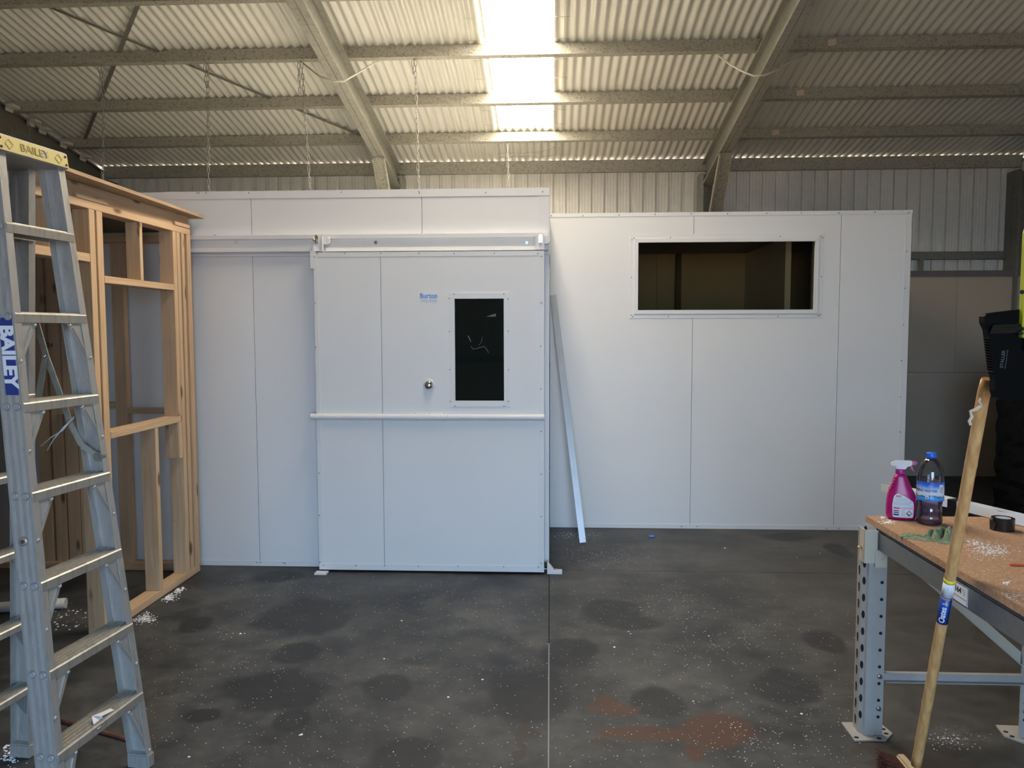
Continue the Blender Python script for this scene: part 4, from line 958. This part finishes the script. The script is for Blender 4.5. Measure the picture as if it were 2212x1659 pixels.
# crumbs and dust on the bench
cr = MB(); ZB = .8602
def heap(u, v, su, sv, n, s):
    for i in range(n):
        p = atZ(random.gauss(u, su*.5), random.gauss(v, sv*.5), ZB)
        if BX+.004 < p.x < BX+BW-.01 and p.y < BYF-.01: flake(p.x, p.y, s*random.uniform(.4, 1.2), ZB)
heap(1917, 1128, 16, 4, 90, .004); heap(1908, 1118, 6, 3, 10, .006); heap(2140, 1188, 42, 16, 420, .0032); heap(2105, 1172, 22, 8, 120, .003); heap(2190, 1290, 45, 14, 140, .0022); heap(2140, 1240, 90, 60, 200, .0016); heap(2172, 1260, 12, 4, 10, .006); heap(2090, 1160, 120, 60, 120, .0015)
cr.put('polystyrene_dust', 'foam', None, label='white polystyrene dust heaped and scattered on the chipboard bench top', cat='dust', kind='stuff')
p = atZ(2201, 1223, ZB)
MB().obox(p+Vector((.05, -.005, .003)), (.075, -.008, 0), (.0005, .0035, 0), (0, 0, .0025)).put('red_strip', 'red_scrap', None, label='thin red plastic strip on the chipboard bench top', cat='strip')
# white channel lying diagonally across the bench, overhanging its far end
a = Vector((1.545, 3.62, .8625)); b = a+Vector((.262, -.64, 0))*2.75; d = (b-a).normalized(); n_ = Vector((-d.y, d.x, 0)); 
if n_.x < 0: n_ = -n_
pr_ = [(-.028, 0), (.028, 0), (.028, .034), (.025, .034), (.025, .004), (-.025, .004), (-.025, .034), (-.028, .034)]
lc = MB().loft([a+n_*p+UZ*q for p, q in pr_], [b+n_*p+UZ*q for p, q in pr_]).put('white_channel', 'white_strip', None, label='long white channel lying across the bench and jutting past its far end', cat='channel')
def proj_u(p): q = p-EYE; return 1106+FPX*q.dot(rt)/q.dot(fw)
tt = min((i*.004 for i in range(400)), key=lambda t: abs(proj_u(a+d*t)-2066)); tp = a+d*tt
MB().obox(tp+UZ*.0175, d*.022, n_*.0285, UZ*.0180).put('tape_band', 'black_gloss', lc, label='black tape band around the channel')
# tape roll with its tail
tr = atZ(2176, 1149, ZB); tr = Vector((tr.x, tr.y+.03, ZB))
tape = MB(); n = 36; ro, ri, h = .0385, .0255, .046
for i in range(n):
    t0_, t1_ = 2*math.pi*i/n, 2*math.pi*(i+1)/n
    c0, s0, c1, s1 = math.cos(t0_), math.sin(t0_), math.cos(t1_), math.sin(t1_)
    P_ = [Vector((r_*c, r_*s, z))+tr for (r_, z) in ((ro, 0), (ro, h), (ri, h), (ri, 0)) for c, s in ((c0, s0), (c1, s1))]
    tape.add(P_, [(0, 1, 3, 2), (2, 3, 5, 4), (4, 5, 7, 6), (6, 7, 1, 0)])
tape = tape.put('tape_roll', 'black_gloss', None, origin=tr, label='roll of black tape lying flat on the bench', cat='tape')
core = MB()
for i in range(n):
    t0_, t1_ = 2*math.pi*i/n, 2*math.pi*(i+1)/n
    P_ = [Vector((r_*math.cos(t), r_*math.sin(t), z))+tr for (r_, z) in ((ri-.0002, .001), (ri-.0002, h-.001), (ri-.003, h-.001), (ri-.003, .001)) for t in (t0_, t1_)]
    core.add(P_, [(0, 1, 3, 2), (2, 3, 5, 4), (4, 5, 7, 6), (6, 7, 1, 0)])
core.put('core', 'paper_white', tape)
MB().prism([tr+Vector((-.040, .01, .0)), tr+Vector((-.039, -.015, .0)), tr+Vector((-.0365, -.02, .03)), tr+Vector((-.041, .012, .038))], (-.0012, 0, 0)).put('loose_end', 'black_gloss', tape)
q = atZ(2165, 1122, ZB)
MB().obox((q.x, q.y+.03, ZB+.013), (.035, .004, 0), (-.001, .012, 0), (0, 0, .012)).put('black_block', 'black_plastic', None, bevel=.002, label='small black block behind the tape roll on the bench', cat='block')

# ------------------------------------------------------------------ spray bottle
sb = atZ(1955, 1124, ZB); sb = Vector((sb.x-.006, sb.y+.025, ZB)); sd_ = Vector((.955, -.29, 0)).normalized(); sn = Vector((-sd_.y, sd_.x, 0))
spray = empty('spray_bottle', sb, 'magenta trigger spray bottle with white back label on the bench corner', 'spray bottle')
AX = Matrix((sd_, sn, UZ)).transposed()
prof = [(.046, .002, .026), (.052, .008, .030), (.0545, .02, .031), (.0545, .05, .031), (.053, .08, .030), (.050, .098, .0295), (.045, .112, .028), (.039, .124, .026), (.033, .14, .0235), (.0285, .152, .021), (.0245, .165, .019), (.019, .174, .017), (.014, .178, .014)]
mb = MB(); n = 32; k0 = 0
for rx, z, ry in prof:
    cx = -.004*min(1, max(0, (z-.09)/.08)) * 1.5
    for i in range(n):
        t = 2*math.pi*i/n; c, s = math.cos(t), math.sin(t); ex = .75
        mb.v.append(sb + sd_*(math.copysign(abs(c)**ex, c)*rx+cx) + sn*(math.copysign(abs(s)**ex, s)*ry) + UZ*z)
for j in range(len(prof)-1):
    for i in range(n): i2 = (i+1) % n; mb.f.append((j*n+i, j*n+i2, (j+1)*n+i2, (j+1)*n+i)); mb.sm.append(True)
mb.f += [tuple(range(n-1, -1, -1)), tuple(range((len(prof)-1)*n, len(prof)*n))]; mb.sm += [False, False]
body = mb.put('body', 'pink', spray)
rb = MB()
for i in range(5): rb.obox(sb+sd_*(-.043+.0045*i)+UZ*(.122+.0115*i)-sn*.010, sd_*.004+UZ*.0015, sn*.012, UZ*.0015-sd_*.0005)
rb.put('grip_ribs', 'pink', body)
def pinterp(y, c):
    for (a, b) in zip(prof, prof[1:]):
        if a[1] <= y <= b[1]: f = (y-a[1])/(b[1]-a[1]); return a[c]+(b[c]-a[c])*f
    return prof[0][c] if y < prof[0][1] else prof[-1][c]
def lf(x, y, o=.0008):
    x = x+.001; rx, ry = pinterp(y, 0), pinterp(y, 2); q = min(.995, abs(x)/rx)
    return sb + sd_*x - sn*(ry*(1-q**(2/.75))**(.75/2)+o) + UZ*y
def lerp_tab(tab, y):
    for (a, b) in zip(tab, tab[1:]):
        if a[0] <= y <= b[0]: return a[1]+(b[1]-a[1])*(y-a[0])/(b[0]-a[0])
    return tab[-1][1]
LL = [(.012, -.030), (.016, -.033), (.06, -.035), (.09, -.031), (.100, -.026), (.105, -.018)]; LR = [(.012, .036), (.016, .040), (.06, .041), (.075, .038), (.09, .018), (.105, -.014)]
lab = MB(); ys = [.012, .016, .024, .034, .044, .054, .064, .074, .082, .09, .097, .102, .105]; nc = 14
for y in ys:
    a_, b_ = lerp_tab(LL, y), lerp_tab(LR, y)
    for i in range(nc+1): lab.v.append(lf(a_+(b_-a_)*i/nc, y))
for j in range(len(ys)-1):
    for i in range(nc): lab.f.append((j*(nc+1)+i, j*(nc+1)+i+1, (j+1)*(nc+1)+i+1, (j+1)*(nc+1)+i)); lab.sm.append(True)
labo = lab.put('back_label', 'paper_white', spray, label='white printed back label')
lf2 = lambda x, y: lf(x, y, .0014)
def patch(name, mat, rects, parent):
    m = MB()
    for x0, x1, y0, y1 in rects:
        for i in range(8): a_, b_ = x0+(x1-x0)*i/8, x0+(x1-x0)*(i+1)/8; m.add([lf2(a_, y0), lf2(b_, y0), lf2(b_, y1), lf2(a_, y1)], [(0, 1, 2, 3)])
    return m.put(name, mat, parent)
patch('blue_print', 'print_lightblue', [(-.028, .014, .0895, .0908), (-.031, .034, .072, .0735), (-.033, .038, .052, .055)], labo)
patch('text_lines', 'print_grey', [(-.028+.002*(i % 2), .020+.004*i-.004*(i % 3), .0865-.0028*i, .0875-.0028*i) for i in range(5)] + [(-.031, .036-.005*(i % 3), .069-.003*i, .0702-.003*i) for i in range(4)] + [(-.006, .012-.002*(i % 2), .042-.004*i, .0432-.004*i) for i in range(7)], labo)
patch('red_block', 'print_red', [(-.031, -.008, .045, .0505)], labo); patch('pink_block', 'print_pinkish', [(-.006, .037, .045, .0505)], labo)
patch('blue_bars', 'print_navy', [(-.031, -.011, .036, .040), (-.031, -.011, .029, .033), (-.031, -.011, .019, .026)], labo)
dm = MB(); c_ = (.024, .030)
dm.add([lf2(c_[0]-.012, c_[1]), lf2(c_[0], c_[1]-.012), lf2(c_[0]+.012, c_[1])], [(0, 1, 2)]); dm.put('hazard_diamond', 'print_black', labo)
dm = MB(); dm.add([lf2(c_[0]-.0115, c_[1]+.0006), lf2(c_[0]+.0115, c_[1]+.0006), lf2(c_[0], c_[1]+.012)], [(0, 1, 2)]); dm.put('hazard_diamond', 'print_grey', labo)
text('ajax', .0125, 'print_red', labo, lambda x, y: lf2(x-.013, y+.0965), offset=.0004)
MB().lathe([(.0165, 0), (.0175, .002), (.0175, .018), (.016, .020)], sb+UZ*.178-sd_*.006, 24).put('collar', 'pink_trigger', spray)
hd = [(-.040, .218), (-.034, .226), (-.020, .232), (.030, .234), (.036, .233), (.036, .218), (.030, .214), (.018, .210), (.014, .200), (-.022, .200), (-.020, .208), (-.024, .213), (-.034, .211)]
hd = [(x-.002, z-.002) for x, z in hd]
MB().prism([sb+sd_*x+UZ*z-sn*.011 for x, z in hd], sn*.022).put('spray_head', 'trigger_clear', spray, bevel=.002)
MB().prism([sb+sd_*x+UZ*z-sn*.009 for x, z in ((.034, .232), (.046, .231), (.054, .226), (.054, .222), (.044, .216), (.034, .216))], sn*.018).put('nozzle', 'pink_trigger', spray, bevel=.0015)
MB().prism([sb+sd_*x+UZ*z-sn*.006 for x, z in ((.024, .213), (.034, .214), (.038, .200), (.046, .189), (.042, .187), (.032, .197))], sn*.012).put('trigger', 'pink_trigger', spray, bevel=.001)

# ------------------------------------------------------------------ water bottle
wb = atZ(2014, 1136, ZB); wb = Vector((wb.x+.006, wb.y+.038, ZB))
wat = empty('water_bottle', wb, 'clear plastic water bottle with blue cap and violet liquid behind the green cloth', 'bottle')
R0 = .0465
bp = [(.034, .002), (.043, .006), (.0455, .016), (.0445, .028), (.042, .040), (.0435, .050), (.0415, .060), (.0405, .070), (.0425, .080), (.0445, .092), (R0, .100), (R0, .165), (R0+.0008, .172), (R0, .186), (.0440, .204), (.0385, .222), (.030, .238), (.021, .249), (.0155, .254), (.0150, .262)]
MB().lathe(bp, wb, 36).put('bottle_shell', 'pet', wat)
lq = [(r_-.002, z+.002) for r_, z in bp if z < .165] + [(R0-.002, .166)]
MB().lathe(lq, wb, 32).put('liquid', 'liquid', wat, label='violet liquid filling the lower two thirds')
lab = MB(); n = 40
for j, z in enumerate((.094, .167)):
    for i in range(n+1): t = R(-226)+R(220)*i/n; lab.v.append(wb+Vector((math.cos(t), math.sin(t), 0))*(R0+.0011)+UZ*z)
for i in range(n): lab.f.append((i, i+1, n+2+i, n+1+i)); lab.sm.append(True)
labw = lab.put('label_sleeve', 'water_label', wat, label='blue and white printed sleeve reading spring water')
def wrapw(x, y, c=wb, r_=R0+.0019): t = R(-114)+x/r_; return c+Vector((math.cos(t), math.sin(t), 0))*r_+UZ*y
text('SPRING WATER', .0128, 'print_navy', labw, lambda x, y: wrapw(x-.022, y+.1335), offset=.0003)
text('1.5 L', .007, 'paper_white', labw, lambda x, y: wrapw(x-.002, y+.152), offset=.0002)
def wpatch(name, mat, rects, extra=0):
    m = MB()
    for x0, x1, y0, y1 in rects:
        nn_ = 6
        for i in range(nn_): a_, b_ = x0+(x1-x0)*i/nn_, x0+(x1-x0)*(i+1)/nn_; m.add([wrapw(a_, y0, wb, R0+.0016+extra), wrapw(b_, y0, wb, R0+.0016+extra), wrapw(b_, y1, wb, R0+.0016+extra), wrapw(a_, y1, wb, R0+.0016+extra)], [(0, 1, 2, 3)])
    return m.put(name, mat, labw)
wpatch('info_panel', 'paper_white', [(.031, .052, .122, .158), (-.017, -.006, .102, .116)])
wpatch('info_lines', 'print_grey', [(.034+.0025*i, .0352+.0025*i, .127, .150) for i in range(6)], .0004)
m = MB(); m.add([wrapw(-.0145, .1045, wb, R0+.0022), wrapw(-.0085, .1045, wb, R0+.0022), wrapw(-.0115, .1125, wb, R0+.0022)], [(0, 1, 2)]); m.put('triangle_mark', 'print_black', labw)
m = MB(); m.add([wrapw(.004+.0075*math.cos(t), .109+.0065*math.sin(t), wb, R0+.0018) for t in [i*math.pi/9 for i in range(18)]], [tuple(range(18))]); m.put('round_mark', 'print_lightblue', labw)
cpm = MB(); n = 40
cpm.lathe([(.0158, .252), (.0158, .2535), (.0165, .254)], wb, n)
cp = [(.0163, .256), (.0168, .257), (.0168, .272), (.0155, .2745)]
cpm.lathe(cp, wb, n)
for i in range(n): t = 2*math.pi*i/n; cpm.obox(wb+Vector((math.cos(t), math.sin(t), 0))*.0168+UZ*.2645, Vector((math.cos(t), math.sin(t), 0))*.0006, Vector((-math.sin(t), math.cos(t), 0))*.0005, UZ*.0065)
cpm.put('screw_cap', 'cap_blue', wat)

# ------------------------------------------------------------------ green cloth: crumpled sheet
RIDGES = [(.06, .35, .30, .55, .010, .05), (.22, .75, .40, .25, .014, .04), (.36, .15, .48, .85, .020, .045), (.44, .55, .58, .95, .030, .05), (.52, .30, .66, .92, .038, .05), (.60, .95, .78, .85, .040, .055), (.68, .15, .80, .80, .036, .045), (.80, .35, .86, .98, .040, .045), (.86, .15, .97, .60, .024, .05), (.70, .05, .95, .12, .010, .05)]
c0 = atZ(1998, 1160, ZB); nx, ny = 70, 36; vs = []
lx0, lx1 = atZ(1938, 1155, ZB).x, atZ(2066, 1160, ZB).x
for j in range(ny+1):
    for i in range(nx+1):
        s, t = i/nx, j/ny
        wid = .5+.5*math.sin(min(1, s*2.2)*math.pi/2)
        x = lx0+(lx1-lx0)*s + .008*math.sin(t*7+s*3)
        y = c0.y-.005 + (t-.5)*.105*wid - .035*s + .012*math.sin(s*9) + .006*math.sin(s*21+t*5)
        e = min(1, (1-abs(2*t-1))*5)*min(1, s*9)*min(1, (1-s)*9)
        h = .005*e
        for (a0, b0, a1, b1, hh, ww) in RIDGES:
            px_, py_ = s-a0, t-b0; dx_, dy_ = a1-a0, b1-b0; q = max(0, min(1, (px_*dx_+py_*dy_)/(dx_*dx_+dy_*dy_)))
            dd = math.hypot(px_-q*dx_, (py_-q*dy_)*.55); h = max(h, hh*e**.5*math.exp(-(dd/ww)**2)*(.75+.25*math.sin(3.1*q)))
        h += .0016*math.sin(s*37+t*11)*e+.001*math.sin(s*71-t*19)*e
        vs.append((x, y, ZB+max(.002, h)))
fs = [(j*(nx+1)+i, j*(nx+1)+i+1, (j+1)*(nx+1)+i+1, (j+1)*(nx+1)+i) for j in range(ny) for i in range(nx)]
cl = MB().add(vs, fs, True).put('cleaning_cloth', 'cloth_green', None, label='crumpled sage green cloth on the bench in front of the bottles', cat='cloth')
mo = cl.modifiers.new('solid', 'SOLIDIFY'); mo.thickness = .0022; mo.offset = -1
mo = cl.modifiers.new('sub', 'SUBSURF'); mo.levels = 1; mo.render_levels = 1

# ------------------------------------------------------------------ broom
br_b = atY(1979, 1652, 2.63); br_t = atY(2131, 818, 2.19); bd_ = (br_t-br_b).normalized()
broom = empty('broom', (br_b.x, br_b.y, 0), 'straw coloured broom standing upright against the bench edge with a blue wrapped handle', 'broom')
mb = MB(); N = 40; RH = .0163
nodes = (.19, .31, .49, .62, .815)
rings = []
for i in range(N+1):
    t = i/N; r_ = RH*(1.0+.045*sum(math.exp(-((t-q)/.006)**2) for q in nodes))*(1 if t < .985 else .93 if i < N else .7)
    rings.append((r_, t*(br_t-br_b).length))
a_ = Vector((1, 0, 0)); a_ = (a_-bd_*a_.dot(bd_)).normalized(); b_ = bd_.cross(a_); BA = Matrix((a_, b_, bd_)).transposed()
rings2 = []
for i, q in enumerate(sorted([i/N for i in range(N+1)] + [x+e for x in nodes for e in (-.008, -.003, 0, .003, .008)])):
    r_ = RH*(1.0+.05*sum(math.exp(-((q-x)/.004)**2) for x in nodes)); r_ *= 1 if q < .99 else .8
    rings2.append((r_, q*(br_t-br_b).length))
MB().lathe(rings2, br_b, 22, BA).put('handle', 'bamboo', broom, label='varnished bamboo handle with node rings')
L = (br_t-br_b).length
def onh(v): # param along handle for image row v
    lo, hi = 0, 1
    for _ in range(40):
        m_ = (lo+hi)/2; p = br_b.lerp(br_t, m_)-EYE; vv = 829.5-FPX*p.dot(up)/p.dot(fw)
        if vv > v: lo = m_
        else: hi = m_
    return lo*L
s0, s1, s2_, s3 = onh(1343), onh(1286), onh(1257.5), onh(1250)
slv = MB().lathe([(RH*1.035, s0), (RH*1.035, s1)], br_b, 26, BA).put('sticker_sleeve', 'wrap_blue', broom, label='blue wrap lettered Oates')
MB().lathe([(RH*1.036, s1), (RH*1.036, s2_)], br_b, 26, BA).put('sticker_white', 'paper_white', slv)
MB().lathe([(RH*1.037, s2_), (RH*1.037, s3)], br_b, 26, BA).put('sticker_yellow', 'print_yellow', slv)
tocam = (EYE-br_b); tocam = (tocam-bd_*tocam.dot(bd_)).normalized(); side = bd_.cross(tocam)
def wrapb(along, across, r_=RH*1.055): # across: positive to the picture's left of the handle
    t = across/r_; return br_b + bd_*along + (tocam*math.cos(t)+side*(-math.sin(t)))*r_
def wrapb2(x, y): return wrapb(s0+.036+x, y)
text('Oates', .024, 'paper_white', slv, lambda x, y: wrapb(s0+.036+x, y+.002), offset=.0007)
m = MB()
for i in range(6):
    t = R(20)+R(28)*i; c_ = (s0+.072+.003*0, .001)
    p1 = (c_[0]+.004*math.sin(t), c_[1]+.004*math.cos(t)); p2 = (c_[0]+.010*math.sin(t), c_[1]+.010*math.cos(t)); dx_, dy_ = (p2[1]-p1[1])*.16, -(p2[0]-p1[0])*.16
    m.add([wrapb(p1[0]-dx_, p1[1]-dy_), wrapb(p2[0]-dx_, p2[1]-dy_), wrapb(p2[0]+dx_, p2[1]+dy_), wrapb(p1[0]+dx_, p1[1]+dy_)], [(0, 1, 2, 3)])
m.put('sun_mark', 'print_yellow', slv)
m = MB()
for i in range(9):
    y_ = -.012+.003*i; l_ = random.uniform(.5, .95); m.add([wrapb(s1+.004, y_), wrapb(s1+(s2_-s1)*l_, y_), wrapb(s1+(s2_-s1)*l_, y_+.0007), wrapb(s1+.004, y_+.0007)], [(0, 1, 2, 3)])
m.put('printed_lines', 'print_grey', slv)
m = MB()
for q in (.006, .011): m.add([wrapb(s2_+q*.4, -.012), wrapb(s2_+q*.4, .012), wrapb(s2_+q*.4+.0008, .012), wrapb(s2_+q*.4+.0008, -.012)], [(0, 1, 2, 3)])
m.put('printed_lines', 'print_black', slv)
# dark stripe down the right side of the blue wrap
m = MB(); m.add([wrapb(s0, -.0125), wrapb(s1, -.0125), wrapb(s1, -.018), wrapb(s0, -.018)], [(3, 2, 1, 0)]); m.put('dark_edge', 'print_black', slv)
hp = Vector((br_b.x+.004, br_b.y+.01, .052))
MB().box(hp.x-.014, hp.x+.022, hp.y-.15, hp.y+.13, .006, .080).put('broom_head', 'broom_block', broom, bevel=.008)
m = MB()
for i in range(36):
    for j in range(8):
        p = Vector((hp.x-.014, hp.y-.142+.264*i/35, 0.012+.060*j/7))
        m.cyl(p, (p.x-.058+random.uniform(-.006, .006), p.y+(i-17)*.0012, max(.003, p.z+(j-3.2)*.003)), .0024, 4, .0017, False)
m.put('bristles', 'bristle', broom, kind='stuff')
tw_ = br_b+bd_*(L-.075); side = -side
MB().tube([tw_+tocam*.016, tw_+tocam*.02+side*.012-UZ*.01, tw_+side*.026-UZ*.022+tocam*.01, tw_+side*.022-UZ*.035+tocam*.014, tw_+side*.028-UZ*.05+tocam*.01, tw_+side*.024-UZ*.06+tocam*.012], .0045, 7).tube([tw_+tocam*.018+UZ*.03, tw_+tocam*.02+UZ*.012+side*.006, tw_+tocam*.016-UZ*.0], .004, 6).put('hanging_string', 'cardboard', broom)

# ------------------------------------------------------------------ work light on a stand
LY = 2.09
wl_ = empty('work_light', (1.30, LY, .862), 'black and lime green work light at the right edge above the bench', 'work light')
hp_ = [(2114.7, 697), (2114.7, 684), (2119, 678.5), (2130, 676.5), (2198.7, 668), (2250, 664), (2330, 664), (2372, 676), (2380, 700), (2366, 840), (2350, 858), (2335, 864), (2210, 864), (2148, 861.5), (2142, 857), (2137, 843), (2138, 821), (2135.8, 809)]
teeth = []
for i in range(13):
    v_ = 806-5.9*i; u_ = 2126.2+(v_-730)*.118 - .4
    teeth += [(u_, v_), (u_-3.6 if i > 0 else u_-2, v_-4.2)]
hp_ += teeth + [(2124.5, 730), (2122, 712), (2117, 702)]
MB().prism([atY(u, v, LY) for u, v in hp_], (0, -.026, 0)).put('battery_body', 'black_plastic', wl_, label='black moulded body with a serrated grip')
# rounded shoulder that catches the light
A = [(2134, 726), (2142, 712), (2147, 699), (2330, 693), (2330, 722)]
rows = []
for i in range(9):
    t = i/8; z_t = 698+(727-698)*t; dep_ = .016*math.sin(math.pi*t)
    rows.append([atY(2147-13*t+(0 if c == 0 else 185), z_t-(6*c), LY-.0265-dep_) for c in (0, 1)])
vs = [p for r_ in rows for p in r_]
MB().add(vs, [(2*i, 2*i+1, 2*i+3, 2*i+2) for i in range(8)], True).put('shoulder', 'black_gloss', wl_)
yp = [(2196.5, 729.5), (2200.8, 640), (2207, 504), (2212, 489), (2300, 486), (2310, 500), (2312, 729.5)]
MB().prism([atY(u, v, LY-.020) for u, v in yp], (0, -.024, 0)).put('lime_housing', 'lime', wl_, bevel=.003)
m = MB()
for u, v in ((2207.5, 631), (2205.5, 720)):
    p = atY(u, v, LY-.0445); m.lathe([(.0055, 0), (.0055, .001)], p, 14, ROTY)
m.put('screw_holes', 'hole_dark', wl_, kind='stuff')
p = atY(2204, 745, LY); MB().box(p.x-.012, p.x+.13, LY-.04, LY-.02, p.z-.015, p.z+.018).put('hinge_block', 'black_gloss', wl_, bevel=.002)
bp_ = atY(2175, 775, LY-.001)
def bt(body, sz, du, mat='print_faint'):
    text(body, sz, mat, wl_, flat(atY(2178+du, 776, LY-.0275), Vector((.09, 0, 1)).normalized(), Vector((-1, 0, .09)).normalized()), 'moulded_lettering')
bt('STALLER', .012, -12, 'print_faint'); bt('LED Rechargeable Worklight', .0042, -4, 'print_faint')
for i, n_ in enumerate((.040, .030, .034, .026)):
    pass
sx0 = 1.335
MB().cyl((sx0+.06, LY-.02, .873), (sx0, LY-.013, 1.44), .011, 14).put('stand_pole', 'black_plastic', wl_)
MB().lathe([(.066, 0), (.066, .008), (.05, .014), (.015, .018)], (sx0+.06, LY-.02, .8605), 28).put('stand_base', 'black_plastic', wl_)
